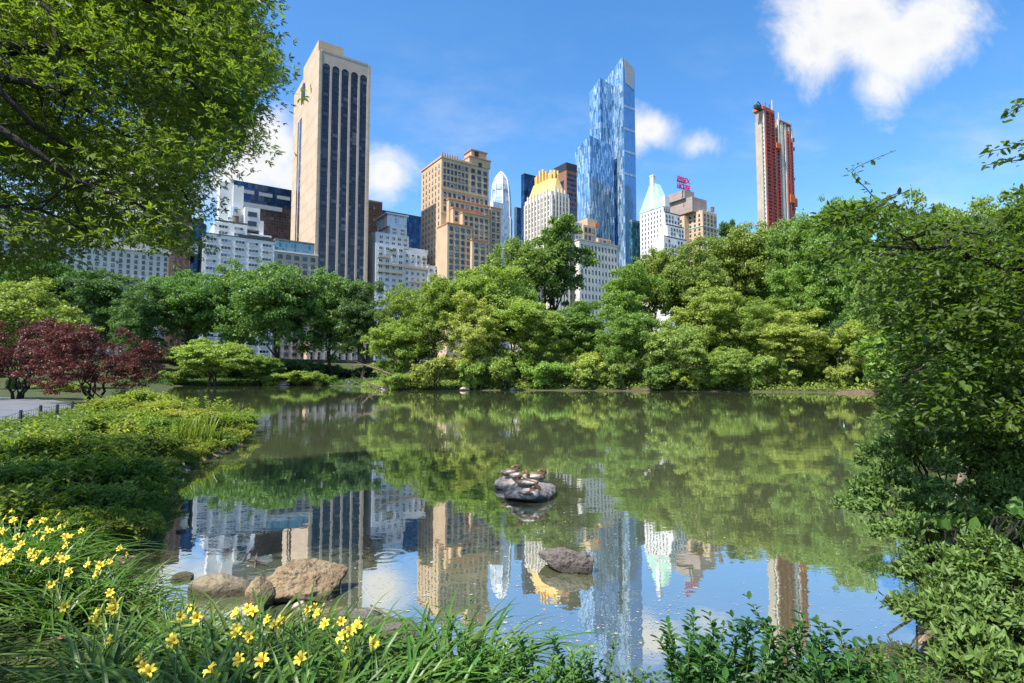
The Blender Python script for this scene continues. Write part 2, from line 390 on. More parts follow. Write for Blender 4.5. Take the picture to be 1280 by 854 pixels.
# path
inner = np.array([(-9.5, -6), (-13, 4), (-17.2, 14), (-19.2, 19.5), (-20.6, 24), (-24, 30.5), (-29.6, 37.5), (-37, 43), (-48, 50.5), (-75, 64)])
outer = np.array([(-15, -8), (-20, 2), (-25, 12), (-28, 17.5), (-31, 22), (-35, 27), (-41, 32), (-48, 36.5), (-57, 42), (-82, 52)])
def dense(P, k=12):
    t = np.linspace(0, len(P) - 1, (len(P) - 1) * k + 1); return np.stack([np.interp(t, np.arange(len(P)), P[:, i]) for i in (0, 1)], 1)
a, b = dense(inner), dense(outer); w = 14
G = a[:, None] + (b - a)[:, None] * np.linspace(0, 1, w)[None, :, None]
Z = terrain(G[..., 0], G[..., 1]) + .035
I = np.arange(len(a) * w).reshape(len(a), w)
F = np.stack([I[:-1, :-1], I[1:, :-1], I[1:, 1:], I[:-1, 1:]], -1).reshape(-1, 4)
M['asphalt'] = pmat('old asphalt', (.13, .137, .15), .9, .12, 1.2, .3)
tag(link('path', npmesh('path', np.concatenate([G, Z[..., None]], -1).reshape(-1, 3), F, M['asphalt'], True)), kind='structure')

# the avenue in front of the buildings
c0 = FRONT - SOUTH * 24; c1 = FRONT - SOUTH * 8; L = 900
V = [(*(c0 - WEST * 400), ZS + .03), (*(c0 + WEST * L), ZS + .03), (*(c1 + WEST * L), ZS + .03), (*(c1 - WEST * 400), ZS + .03)]
tag(link('road', npmesh('road', V, [(0, 1, 2, 3)], pmat('road asphalt', (.055, .055, .06), .9))), kind='structure')

# low stone park wall along the avenue
mw = pmat('sooty park stone', (.10, .09, .08), .95, .3, .8, .6)
root = empty('park_wall', (*(FRONT - SOUTH * 29), ZS), PHI, 'dark stone park wall running along the avenue beneath the far trees', 'wall')
MB().box(-230, 420, -.5, .3, -4, 1.25).build('stone_wall', mw, root); MB().box(-230, 420, -.62, .42, 1.253, 1.5).build('coping', mw, root)

# ------------------------------------------------------------------ sky, sun
SUN_EL = R(57)
SUN_D = unit(np.array([-.743 * math.cos(SUN_EL), -.669 * math.cos(SUN_EL), math.sin(SUN_EL)]))
sun = bpy.data.lights.new('sun', 'SUN'); sun.energy = 4.1; sun.angle = R(.53); sun.color = (1, .945, .85)
so = bpy.data.objects.new('sun', sun); col.objects.link(so); so.rotation_euler = Vector(SUN_D).to_track_quat('Z', 'Y').to_euler()
w = bpy.data.worlds.new('World'); sc.world = w; w.use_nodes = True; nt = w.node_tree; nt.nodes.clear()
out = nt.nodes.new('ShaderNodeOutputWorld')
sky = N(nt, 'TexSky', sky_type='NISHITA'); sky.sun_disc = False; sky.sun_elevation = SUN_EL; sky.sun_rotation = math.atan2(SUN_D[0], SUN_D[1])
sky.altitude = 20; sky.air_density = 1.0; sky.dust_density = .8; sky.ozone_density = 2.2
hs = N(nt, 'HueSaturation', {'Saturation': 1.3, 'Value': 1., 'Color': sky.outputs[0]})
tc = N(nt, 'TexCoord'); dv = N(nt, 'SeparateXYZ', {0: tc.outputs['Generated']})
ysafe = math_(nt, 'MAXIMUM', dv.outputs[1], .02)
u = math_(nt, 'DIVIDE', dv.outputs[0], ysafe); v = math_(nt, 'DIVIDE', dv.outputs[2], ysafe)
uv = N(nt, 'CombineXYZ', {0: u, 1: v, 2: 0.}).outputs[0]
nz = N(nt, 'TexNoise', {'Vector': uv, 'Scale': 6.5, 'Detail': 12., 'Roughness': .66, 'Distortion': .35}).outputs[0]
nz2 = N(nt, 'TexNoise', {'Vector': N(nt, 'Mapping', {'Vector': uv, 'Scale': (1., 2.2, 1), 'Rotation': (0, 0, .35)}).outputs[0], 'Scale': 2.6, 'Detail': 8., 'Roughness': .6}).outputs[0]
def blob(px, py, rx, ry, k=1.):
    a = math_(nt, 'DIVIDE', math_(nt, 'SUBTRACT', u, (px - 640) / FPX), rx / FPX); b = math_(nt, 'DIVIDE', math_(nt, 'SUBTRACT', v, (471 - py) / FPX), ry / FPX)
    d = math_(nt, 'SQRT', math_(nt, 'ADD', math_(nt, 'MULTIPLY', a, a), math_(nt, 'MULTIPLY', b, b)))
    return math_(nt, 'MULTIPLY', math_(nt, 'SUBTRACT', 1.15, d), k)
CL = [(1090, 5, 110, 85, 1.2), (1185, 15, 85, 80, 1.15), (1130, 40, 90, 70, 1.1), (1112, 95, 50, 50, .8), (1035, 45, 70, 65, .9), (318, 185, 80, 75, 1.1), (400, 215, 120, 50, 1.1), (290, 225, 70, 45, 1), (475, 215, 42, 42, 1.0),
      (818, 155, 40, 28, .75), (800, 158, 26, 36, .75), (885, 175, 36, 24, .55), (150, 230, 160, 90, .9)]
mx = None
for c in CL:
    b = blob(*c); mx = b if mx is None else N(nt, 'Math', {0: mx, 1: b, 2: .12}, operation='SMOOTH_MAX').outputs[0]
dens = math_(nt, 'ADD', mx, math_(nt, 'MULTIPLY', math_(nt, 'SUBTRACT', nz, .5), 1.9))
alpha = ramp(nt, dens, .02, .95)
wisp = math_(nt, 'MULTIPLY', ramp(nt, nz2, .46, .78), math_(nt, 'MULTIPLY', ramp(nt, v, .75, .25), .46))
alpha = math_(nt, 'MAXIMUM', alpha, wisp)
alpha = math_(nt, 'MULTIPLY', alpha, math_(nt, 'GREATER_THAN', dv.outputs[1], .03))
shade = ramp(nt, dens, .7, 1.7)
# grey shading painted into the colour of the denser cloud
low = math_(nt, 'MULTIPLY', ramp(nt, dens, .75, 1.9), ramp(nt, nz2, .30, .60))
ccol = mixc(nt, low, (1.0, 1.0, 1.0), (.62, .66, .78))
b1 = N(nt, 'Background', {'Color': hs.outputs[0], 'Strength': .12}); b2 = N(nt, 'Background', {'Color': ccol, 'Strength': .43})
s = N(nt, 'MixShader', {0: alpha, 1: b1.outputs[0], 2: b2.outputs[0]}); nt.links.new(s.outputs[0], out.inputs[0])
vs = sc.view_settings; vs.view_transform = 'Standard'; vs.look = 'None'; vs.gamma = 1; vs.use_curve_mapping = False; vs.exposure = 1.2
# ------------------------------------------------------------------ buildings
def front(px):
    """point of the building line seen at photo column px: depth Y"""
    k = (px - 640) / FPX; t = (k * FRONT[1] - FRONT[0]) / (WEST[0] - k * WEST[1])
    return FRONT[1] + t * WEST[1]
U3, S3 = np.array([*WEST, 0]), np.array([*SOUTH, 0])
WINME = {}
def win_mesh(w, h, style):
    key = (round(w, 1), round(h, 1), style)
    if key not in WINME:
        w, h, _ = key; mb = MB(); fm = M[{'w': 'frame_w', 'd': 'frame_d', 't': 'frame_t'}[style]]
        b = .09 * min(w, h) + .04
        mb.box(-w / 2, w / 2, -.10, .05, 0, h, 0)
        mb.box(-w / 2 - .12, w / 2 + .12, -.24, .05, -.16, -.003, 0)
        if w > 1.9 * h:
            for i in range(3): mb.box(-w / 2 + b + i * (w - b) / 3, -w / 2 + (i + 1) * (w - b) / 3, -.125, -.02, b, h - b, 1)
        elif w > 1.1 * h:
            for i in range(2): mb.box(-w / 2 + b + i * (w - b) / 2, -w / 2 + (i + 1) * (w - b) / 2, -.125, -.02, b, h - b, 1)
        else:
            mb.box(-w / 2 + b, w / 2 - b, -.125, -.02, b, h * .5 - b * .4, 1); mb.box(-w / 2 + b, w / 2 - b, -.125, -.02, h * .5 + b * .4, h - b, 1)
        WINME[key] = mb.mesh('window', [fm, M['pane']])
    return WINME[key]
class Bl:
    """a building: local +x runs west along its street front, +y runs south (back), its near corner at the origin"""
    def __init__(s, name, label, px, py, Y, cat='building', group=None):
        C = at(px, py, Y); s.O = np.array([C[0], C[1], ZS]); s.H = C[2] - ZS; s.wins = []
        s.root = empty(name, s.O, PHI, label, cat, group)
    def W(s, x, y, z): return s.O + x * U3 + y * S3 + np.array([0, 0, z])
    def X(s, px, y=0, z=None):
        P = s.W(0, y, s.H if z is None else z) - CAM; k = (px - 640) / FPX
        return (k * (P @ FW) - P[0]) / (U3[0] - k * (U3 @ FW))
    def S(s, px, x=0, z=None):
        P = s.W(x, 0, s.H if z is None else z) - CAM; k = (px - 640) / FPX
        return (k * (P @ FW) - P[0]) / (S3[0] - k * (S3 @ FW))
    def Z(s, py, x=0, y=0):
        P = s.W(x, y, 0) - CAM; k = (427 - py) / FPX; e = np.array([0, 0, 1.])
        return (k * (P @ FW) - P @ UP) / (UP[2] - k * FW[2])
    def part(s, name, mat, mb): return mb.build(name, mat, s.root)
    def win(s, face, plane, a0, a1, z0, z1, na, nz, fw=.5, fh=.55, style='d', skip=0., off=0.):
        ca, cz = (a1 - a0) / na, (z1 - z0) / nz
        for j in range(nz):
            for i in range(na):
                if skip and rng.random() < skip: continue
                s.wins.append((face, plane, a0 + (i + .5) * ca, z0 + (j + .5 - fh / 2) * cz, ca * fw, cz * fh, style))
    def clutter(s, x0, x1, y0, y1, z, n=4):
        for _ in range(n):
            x, y, w, h = rng.uniform(x0, x1), rng.uniform(y0, y1), rng.uniform(1.2, 3.2), rng.uniform(1., 3.2)
            if rng.random() < .3:
                mb = MB(); mb.tube([(x, y, z + 2.003), (x, y, z + 5.2)], 1.5, 12); mb.loft([[(x + 1.7 * math.cos(q), y + 1.7 * math.sin(q), z + 5.203) for q in np.linspace(0, 5.76, 12)], [(x + .05 * math.cos(q), y + .05 * math.sin(q), z + 6.6) for q in np.linspace(0, 5.76, 12)]])
                for a, c in ((-1, -1), (1, -1), (-1, 1), (1, 1)): mb.box(x + a - .1, x + a + .1, y + c - .1, y + c + .1, z, z + 2)
                s.part('water_tank', M['deadwood'], mb)
            else: s.part('roof_unit', M['louvre'], MB().box(x, x + w, y, y + w, z, z + h))
    def done(s, limit=100):
        ws = sorted(s.wins, key=lambda w: -w[4] * w[5] * (1 if w[0] == 'N' else .6)); rest = MB(); mats = None
        for i, (face, pl, a, z, w, h, st) in enumerate(ws):
            me = win_mesh(w, h, st)
            if i < limit:
                o = link('window', me, s.root, (a, pl, z) if face == 'N' else (pl, a, z))
                if face == 'E': o.rotation_euler = (0, 0, R(-90))
            else:
                mats = mats or list(me.materials); V = np.empty(len(me.vertices) * 3); me.vertices.foreach_get('co', V); V = V.reshape(-1, 3)
                V = V + [a, pl, z] if face == 'N' else np.stack([V[:, 1] + pl, -V[:, 0] + a, V[:, 2] + z], 1)
                n = len(rest.v); rest.v += [tuple(p) for p in V]
                rest.f += [tuple(q + n for q in p.vertices) for p in me.polygons]; rest.m += [p.material_index for p in me.polygons]
        if rest.v: o = rest.build('smaller_windows', mats, s.root); o['kind'] = 'stuff'

M['tan_stone'] = facade('warm limestone', (.51, .40, .29), 7.2, (.45, .345, .245), streak=.4)
M['pier_stone'] = facade('tower piers', (.47, .40, .34), 0)
M['tan_brick'] = facade('tan brick', (.56, .42, .28), .9)
M['orange_trim'] = facade('terracotta trim', (.42, .22, .12), 0)
M['white_stone'] = facade('pale limestone', (.66, .62, .55), 1.2, streak=.25)
M['white_brick'] = facade('white brick', (.70, .70, .69), 0, streak=.2)
M['grey_white'] = facade('grey white render', (.60, .62, .64), 0, streak=.3)
M['brown_brick'] = facade('brown brick', (.26, .135, .085), .8)
M['beige'] = facade('beige stone', (.43, .38, .31), 1.)
M['concrete'] = facade('raw concrete', (.36, .29, .26), 3.6)
M['gold'] = facade('gilded crown', (.72, .49, .19), 0, (.66, .42, .14))
M['copper'] = facade('green copper roof', (.33, .55, .46), 1.5, (.40, .60, .52))
M['slate'] = facade('grey slate', (.18, .20, .20), .6)
M['darkmetal'] = pmat('dark metal', (.035, .035, .04), .5, .2)
M['bay'] = panels('dark bay glass', [(.022, .024, .040), (.030, .032, .050), (.042, .042, .058), (.085, .085, .10), (.15, .145, .15)], (2.6, 1.75), .0, .18, .06, (.07, .06, .06), 0, [0, .3, .6, .84, .95])
M['bronze'] = panels('bronze curtain wall', [(.05, .035, .035), (.075, .05, .05), (.10, .07, .065), (.17, .13, .11)], (1.6, 1.9), .3, .25, .14, (.12, .08, .07), 0, [0, .4, .75, .95])
M['bluetower'] = panels('mosaic blue glass', [(.15, .28, .44), (.19, .36, .54), (.27, .46, .63), (.40, .57, .72), (.62, .73, .82), (.09, .18, .30)], (1.2, 6.2), .5, .12, .03, (.05, .12, .2), 7., [0, .22, .44, .62, .78, .90])
M['blueside'] = panels('smooth blue glass', [(.13, .30, .54), (.15, .33, .57), (.17, .36, .60)], (1.6, 4.0), .45, .08, .02, (.2, .36, .55))
M['teal'] = panels('teal glass', [(.03, .13, .17), (.05, .19, .23), (.10, .28, .32), (.02, .07, .09)], (1.6, 3.4), .4, .15, .12, (.03, .06, .07))
M['navy'] = panels('navy glass', [(.015, .04, .10), (.02, .06, .14), (.04, .09, .18)], (2., 3.6), .5, .15, .1, (.02, .03, .05))
M['paleglass'] = panels('pale grey glass', [(.42, .48, .54), (.34, .42, .50), (.50, .54, .58), (.24, .32, .40)], (1.5, 3.4), .2, .25, .13, (.55, .57, .58))
M['greenglass'] = panels('penthouse glass', [(.14, .25, .28), (.20, .32, .34), (.09, .17, .20)], (1.4, 2.6), .3, .12, .14, (.30, .36, .36))
M['hoist'] = pmat('red hoist steel', (.33, .035, .025), .6, .2)
M['orange'] = pmat('orange netting', (.60, .16, .05), .8, .2)
M['magenta'] = pmat('magenta sign enamel', (.72, .03, .16), .4, .1)
M['louvre'] = pmat('pale louvre', (.45, .47, .48), .6, .2, 2., stretch=(.2, .2, 6))

# ---- arched stone tower (dark glass bays between stone piers)
b = Bl('arched_tower', 'tall tan stone tower with five dark arched window bays up its front', 399, 63, FRONT[1], 'tower')
H = b.H; Wd = b.X(463, 0, H - 3); D = 56.
b.part('wall', M['tan_stone'], MB().box(0, 1.3, -.6, D, 0, H).box(Wd - 1.3, Wd, -.6, D, 0, H - .003).box(1.303, Wd - 1.303, .6, D, 0, H - .1))
nb = 5; bw = (Wd - 2.6) / nb; pier = bw * .21; spring = H - 8.; fr_ = MB()
for i in range(nb + 1):
    xc = 1.303 + i * bw; x0, x1 = max(1.304, xc - pier / 2), min(Wd - 1.304, xc + pier / 2)
    fr_.box(x0, x1, -.4, .597, 0, spring)
for i in range(nb):   # stone heads with round arches
    x0, x1 = 1.303 + i * bw + pier / 2, 1.303 + (i + 1) * bw - pier / 2; xc, r = (x0 + x1) / 2, (x1 - x0) / 2; k = 12
    arc = [(xc - r * math.cos(math.pi * q / k), spring + r * math.sin(math.pi * q / k)) for q in range(k + 1)]
    xa, xb = 1.304 + i * bw, 1.302 + (i + 1) * bw
    poly = [(xa, spring + .003), *arc[:1], *arc[1:-1], arc[-1], (xb, spring + .003), (xb, H - .2), (xa, H - .2)]
    V = [(x, -.4, z) for x, z in poly] + [(x, .597, z) for x, z in poly]; n = len(poly)
    fr_.add(V, [tuple(range(n)), tuple(range(2 * n - 1, n - 1, -1))] + [(q, n + q, n + (q + 1) % n, (q + 1) % n) for q in range(n)])
b.part('front_piers', M['pier_stone'], fr_)
b.part('cornice', M['beige'], MB().box(1.302, Wd - 1.302, -.5, .5, H - .197, H + .9))
for i in range(nb):
    x0, x1 = 1.303 + i * bw + pier / 2 + .003, 1.303 + (i + 1) * bw - pier / 2 - .003; xc, r = (x0 + x1) / 2, (x1 - x0) / 2
    mb = MB(); poly = [(x0, 0), (x1, 0)] + [(xc + r * math.cos(math.pi * q / 12), spring + r * math.sin(math.pi * q / 12)) for q in range(13)]
    V = [(x, .12, z) for x, z in poly]; mb.add(V, [tuple(range(len(V)))])
    for q in range(1, 3): mb.box(x0 + (x1 - x0) * q / 3 - .07, x0 + (x1 - x0) * q / 3 + .07, -.03, .115, 0, spring)
    for j in range(45): mb.box(x0, x1, 0., .10, 3.6 * j + 2, 3.6 * j + 2.25)
    b.part('window_bay', [M['bay']], mb)
mb = MB(); mb.box(-.15, -.003, D * .62, D * .70, 0, H - 22); mb.box(-.15, -.003, D * .74, D * .78, 0, H - 22); b.part('side_window_strip', M['bay'], mb)
mb = MB(); mb.box(-.2, -.003, D * .50, D * .66, H - 14, H - 7); k = [(D * .58 + D * .08 * math.cos(q * math.pi / 8), H - 7 + 4 * math.sin(q * math.pi / 8)) for q in range(9)]
mb.add([(-.2, y, z) for y, z in k], [tuple(range(9))]); b.part('side_opening', M['darkmetal'], mb)
b.part('roof_plant_room', M['tan_stone'], MB().box(.02, 13., 1.5, D * .6, H + .003, H + 6.5)); b.done()

# ---- white hotel far left, behind the big tree
b = Bl('grand_hotel', 'wide white chateau-style hotel with slate mansard roof behind the big left tree', -140, 245, front(-140), 'hotel')
H = b.H; Wd = b.X(212, 0, 20)
zc = H * .82
b.part('wall', M['white_stone'], MB().box(0, Wd, 0, 45, 0, zc))
mb = MB(); mb.loft([[(-.6, -.6, zc + .9), (Wd + .6, -.6, zc + .9), (Wd + .6, 45, zc + .9), (-.6, 45, zc + .9)], [(3, 4, H + 1), (Wd - 3, 4, H + 1), (Wd - 3, 40, H + 1), (3, 40, H + 1)]]); b.part('roof', M['slate'], mb)
b.part('cornice', M['white_stone'], MB().box(-.8, Wd + .8, -.9, 45.5, zc + .003, zc + .897).box(-.2, Wd + .2, -.4, -.003, 14, 15).box(-.2, Wd + .2, -.4, -.003, zc - 14, zc - 13.2))
for i in range(14): b.part('dormer', M['white_stone'], MB().box(4 + i * 9., 7.2 + i * 9., 0, 6, zc + 1.6, zc + 6.4).prism([(3.6 + i * 9., -.3), (7.6 + i * 9., -.3), (7.6 + i * 9., 6.2), (3.6 + i * 9., 6.2)], zc + 6.403, zc + 7.4))
n0 = b.X(-20, 0, 20); b.win('N', 0, n0, Wd - 1, 2, 12, 20, 1, .45, .7, 'd'); b.win('N', 0, n0, Wd - 1, 16, zc - 1, 22, 13, .42, .58, 'd'); b.done()
b = Bl('brown_apartment_block', 'narrow brown brick apartment block beside the white hotel', 213, 262, front(213), 'apartment building')
Wd = b.X(236, 0, 30); b.part('wall', M['brown_brick'], MB().box(.2, Wd, 0, 30, 0, b.H)); b.part('parapet', M['beige'], MB().box(.1, Wd + .1, -.2, 30, b.H + .003, b.H + .8))
b.win('N', 0, 1, Wd - .5, 4, b.H - 2, 3, 17, .4, .5, 'd'); b.done()
b = Bl('narrow_blue_building', 'narrow blue glass building between brown block and white terraced block', 237, 278, front(237) + 12, 'office building')
Wd = b.X(255, 0, 30); b.part('wall', M['navy'], MB().box(.2, Wd, 0, 25, 0, b.H)); b.part('roof_plant', M['darkmetal'], MB().box(2, Wd - 1, 3, 14, b.H + .003, b.H + 3)); b.done()

# ---- white terraced apartment block
b = Bl('terraced_apartment_block', 'white apartment block with stepped roof terraces left of the arched tower', 254, 291, front(254), 'apartment building')
H = b.H; Wd = b.X(343.5, 0, H)
b.part('wall', M['white_brick'], MB().box(0, Wd, 0, 40, 0, H))
b.part('parapet', M['darkmetal'], MB().box(-.15, Wd + .15, -.2, .3, H + .003, H + .35))
h2 = b.Z(277, 5, 4); xa, xb = b.X(268, 4, H + 5), b.X(341, 4, H + 5); xm = b.X(309, 4, H + 5)
b.part('upper_terrace', M['white_brick'], MB().box(xa, xm, 4, 30, H + .003, h2).box(xm + .003, xb, 7, 30, H + .003, h2 - 2.6))
h3 = b.Z(263, 12, 9); x3, x4 = b.X(306, 9, h3), b.X(325, 9, h3); x5 = b.X(330, 9, h3)
b.part('penthouse', M['white_brick'], MB().box(x3, x4, 9.01, 30, h2 + .003, h3 + 3).box(x4 + .003, x5, 9.01, 28, h2 - 2.597, h3 - 3).box(xa + 3, x3 - .003, 12, 26, h2 + .003, h2 + 3.2))
b.part('balcony_rail', M['frame_d'], MB().box(xa, xm, 4.0, 4.1, h2 + .3, h2 + 1.2).box(xm + 1, xb, 5, 5.1, H + .4, H + 3.0).box(xm + .2, xb, 4.6, 5.7, H + .36, H + .9))
b.part('awning', M['darkmetal'], MB().box(b.X(298, 4, H + 2), xb, 3, 6.98, H + .95, H + 2.2))
hs_ = b.Z(233, 12, 18); b.part('stair_slab', M['white_brick'], MB().box(b.X(292, 14, hs_), b.X(305, 14, hs_), 14, 24, h2 + .01, hs_).box(b.X(275, 15.5, hs_), b.X(292, 15.5, hs_) - .01, 15.5, 24, h2 + 3.3, hs_ + 1.2))
b.part('curved_glass', M['paleglass'], MB().prism([(b.X(283, 13, h2) + 3 + 2.6 * math.cos(q), 13.5 + 2.4 * math.sin(q)) for q in np.linspace(0, 6.2, 16)], h2 + .004, b.Z(257, 8, 13)))
b.clutter(xa + 1, xm - 4, 6, 10, h2 + .004, 4); b.win('N', 0, .5, Wd - .5, 4, H - .6, 5, 16, .72, .5, 'w'); b.win('N', 4, xa + .5, xm - .5, H + .6, h2 - .4, 2, 2, .62, .55, 'w'); b.win('N', 7, xm + 2, xb - .5, H + 2.4, h2 - 2.9, 2, 1, .7, .7, 'w')
b.win('N', 9.01, x3 + .5, x4 - .5, h2 + .5, h3 + 2, 1, 2, .7, .5, 'd'); b.done()
b = Bl('glass_topped_building', 'beige building with a greenish glass top storey beside the arched tower', 344, 297.5, front(344) + .5, 'building')
H = b.H; Wd = b.X(398, 0, H); b.part('wall', M['beige'], MB().box(.05, Wd, 0, 38, 0, H - 6.2)); b.part('glass_storey', M['greenglass'], MB().box(.3, Wd - .3, 1.0, 36, H - 6.197, H - .6)); b.part('roof', M['slate'], MB().box(.05, Wd, .5, 37, H - .597, H))
b.part('cornice', M['white_brick'], MB().box(0.02, Wd + .02, -.5, -.003, H - 6.6, H - 5.9)); b.win('N', 0, .5, Wd - .5, 3, H - 7, 5, 15, .55, .55, 'd'); b.done()

# ---- bronze office slab with dark top band
b = Bl('bronze_office_slab', 'dark bronze office slab with navy top band behind the white terraced block', 292.5, 225, 345, 'office building')
H = b.H; Wd = b.X(372, 0, H - 10) + 4; b.part('wall', M['bronze'], MB().box(0, Wd, 0, 30, 0, H - 13)); b.part('top_band', M['navy'], MB().box(-.1, Wd + .1, -.1, 30.1, H - 12.997, H))
b.part('corner_pier', M['beige'], MB().box(-1.6, -.003, .3, 29, 0, H + .6))
for i in range(4): b.part('louvre', M['louvre'], MB().box(4 + i * 11, 12 + i * 11, -.5, -.103, H - 7.5, H - 5.2))
b.part('louvre', M['louvre'], MB().box(1, Wd * .68, -.4, -.003, H - 16, H - 13.2)); b.done()

# ---- group right of the arched tower
b = Bl('balcony_tower', 'reddish brick apartment tower with curved balconies peeking out right of arched tower', 452, 250, 352, 'apartment building')
H = b.H; Wd = b.X(478, 0, H); b.part('wall', M['brown_brick'], MB().box(0, Wd, 0, 26, 0, H).box(Wd + .003, b.X(485, 2, H) , 2, 24, 0, H - 13))
b.part('roof_rail', M['beige'], MB().box(-.1, Wd, -.15, 26, H + .003, H + 1))
for i in range(11):
    z = H - 16 - i * 4.3; xc = Wd - 1.; b.part('balcony', M['beige'], MB().prism([(xc + 3.3 * math.cos(q), -.004 - 2.6 * math.sin(q)) for q in np.linspace(math.pi, 0, 9)][::-1], z, z + 1.1))
b.win('N', 0, .5, Wd - 4, H - 60, H - 2, 3, 15, .6, .55, 'd'); b.done()
b = Bl('navy_glass_block', 'dark blue glass block behind the pale terraced apartments', 478, 264, 380, 'office building')
Wd = b.X(528, 0, b.H); b.part('wall', M['navy'], MB().box(0, Wd, 0, 25, 0, b.H)); b.part('parapet', M['darkmetal'], MB().box(-.1, Wd + .1, -.1, 25, b.H + .003, b.H + .8)); b.done()
b = Bl('shaded_terrace_apartments', 'bluish white terraced apartments in shade with glass penthouse and roof shrubs', 470, 303, front(470) + 1, 'apartment building')
H = b.H; Wd = b.X(550, 0, H - 6)
b.part('wall', M['grey_white'], MB().box(0, Wd * .42, 0, 34, 0, H).box(Wd * .42 + .003, Wd * .80, 1.2, 34, 0, H - 1.5).box(Wd * .80 + .003, Wd, 0, 34, 0, H - 9))
t2 = b.Z(293, 5, 5); b.part('upper_terrace', M['grey_white'], MB().box(1.5, Wd * .55, 5, 30, H + .003, t2 + 1).box(Wd * .55 + .003, Wd * .88, 6, 30, H - 1.497, t2 - 5))
t3 = b.Z(284, 12, 9); b.part('stair_tower', M['grey_white'], MB().box(Wd * .30, Wd * .56, 9, 28, t2 + 1.003, t3 + 1).box(Wd * .05, Wd * .30 - .003, 12, 28, t2 + 1.003, t3 - 4).box(Wd * .56 + .003, Wd * .70, 12, 28, t2 + 1.003, t3 - 5))
t4 = b.Z(267, 14, 11); b.part('glass_penthouse', M['paleglass'], MB().box(Wd * .27, Wd * .58, 11, 27, t3 + 1.003, t4 - .8)); b.part('penthouse_roof', M['grey_white'], MB().box(Wd * .24, Wd * .60, 10, 28, t4 - .797, t4))
for fx0, fx1, y, z in ((.02, .20, -.0, H - 8), (.02, .40, 0, H - 12), (.02, .40, 0, H - 16), (.42, .80, 1.2, H - 12), (.5, .98, 0, H - 20)):
    b.part('balcony', M['beige'], MB().box(Wd * fx0, Wd * fx1, y - 1.3, y - .004, z, z + .3).box(Wd * fx0, Wd * fx1, y - 1.3, y - 1.2, z + .303, z + 1.2))
for fx, z in ((.24, H - 5), (.74, H - 7.5)):
    P, Nn = lobe_leaves(np.array([[0, 0, 0.], [.9, 0, .2], [-.9, 0, .1]]), np.array([1., .8, .8]), 300); V, F = leaves(P, Nn, .5)
    o = link('roof_shrub', npmesh('roof_shrub', V, F, M['leaf']), b.root, (Wd * fx, -.6, z + 1.5)); o.color = (.16, .17, .03, 1)
b.clutter(Wd * .06, Wd * .28, 12.2, 20, t3 - 3.99, 4); b.clutter(Wd * .81, Wd - 3, 2, 12, H - 8.99, 3); b.win('N', 0, .8, Wd * .42, 4, H - 1, 4, 18, .6, .55, 'w'); b.win('N', 1.2, Wd * .44, Wd * .79, 4, H - 3, 4, 18, .5, .55, 'w'); b.win('N', 0, Wd * .81, Wd - .4, 4, H - 10, 2, 15, .6, .55, 'w'); b.win('N', 5, 3, Wd * .54, H + .5, t2, 5, 2, .6, .6, 'w'); b.win('N', 9, Wd * .3, Wd * .56, t2 + 2, t3, 2, 2, .5, .6, 'w'); b.done()

# ---- tan stepped hotel
b = Bl('tan_stepped_hotel', 'tan brick hotel stepping down in terraces with a square roof turret', 552, 197, front(552), 'hotel')
H = b.H; D = b.S(527, 0, H); xr = b.X(586, 0, H); xt = b.X(611, 0, H); x1 = b.X(624, 0, H * .7)
b.part('wall', M['tan_brick'], MB().box(0, xt, 0, D, 0, H))
zt = lambda py, x, y=0: b.Z(py, x, y)
steps = [(b.X(561, -3, 90), b.X(612, -3, 90), -3, zt(252, 10, -3)), (b.X(566, -6, 80), b.X(601, -6, 80), -6, zt(263, 12, -6)), (b.X(578, -9.5, 70), b.X(612, -9.5, 70), -9.5, zt(270, 20, -9.5)), (b.X(559, -12.5, 60), b.X(590, -12.5, 60), -12.5, zt(283, 8, -12.5)), (b.X(590, -15, 50), b.X(608, -15, 50), -15, zt(304, 25, -15))]
yb = 0
for i, (xa, xb, y, z) in enumerate(steps):
    b.part('setback_terrace', M['tan_brick'], MB().box(xa, xb, y, -.003 - .002 * i, 0, z)); b.part('terrace_coping', M['orange_trim'], MB().box(xa - .25, xb + .25, y - .3, -.02 - .002 * i, z + .003, z + .8))
    n = max(2, int((xb - xa) / 3.2)); b.win('N', y, xa + .5, xb - .5, z - 3.7 * 9, z - .6, n, 9, .58, .58, 'd')
z2 = zt(263, x1, 0); b.part('west_wing', M['tan_brick'], MB().box(xt + .003, x1, -2, D * .8, 0, z2)); b.part('terrace_coping', M['orange_trim'], MB().box(xt + .01, x1 + .3, -2.3, D * .8, z2 + .003, z2 + .7)); b.win('N', -2, xt + .5, x1 - .3, z2 - 48, z2 - 1, 2, 13, .58, .58, 'd')
b.part('cornice', M['tan_stone'], MB().box(-.4, xr, -.5, D + .3, H + .003, H + 1.2).box(-.2, xt, -.25, -.003, H - 18.5, H - 17.6).box(-.2, xt, -.25, -.003, H - 33, H - 32.4))
for i in range(7): b.part('parapet_post', M['orange_trim'], MB().box(.2 + i * 1.6, .9 + i * 1.6, -.4, .3, H + 1.203, H + 2.8))
ht = zt(206, xr, -.6); h2 = zt(189, xr + 3, 0)
b.part('turret', M['tan_brick'], MB().box(xr + .003, xt + .8, -.6, 12, H + .006, ht + 5).box(xr + 2.5, xt - .8, 1.4, 10, ht + 5.003, h2 + 1))
b.part('turret_cornice', M['orange_trim'], MB().box(xr - .3, xt + 1.2, -1, 12.3, ht + 5.006, ht + 5.7).box(xr + 2, xt - .3, .9, 10.5, h2 + 1.003, h2 + 1.7))
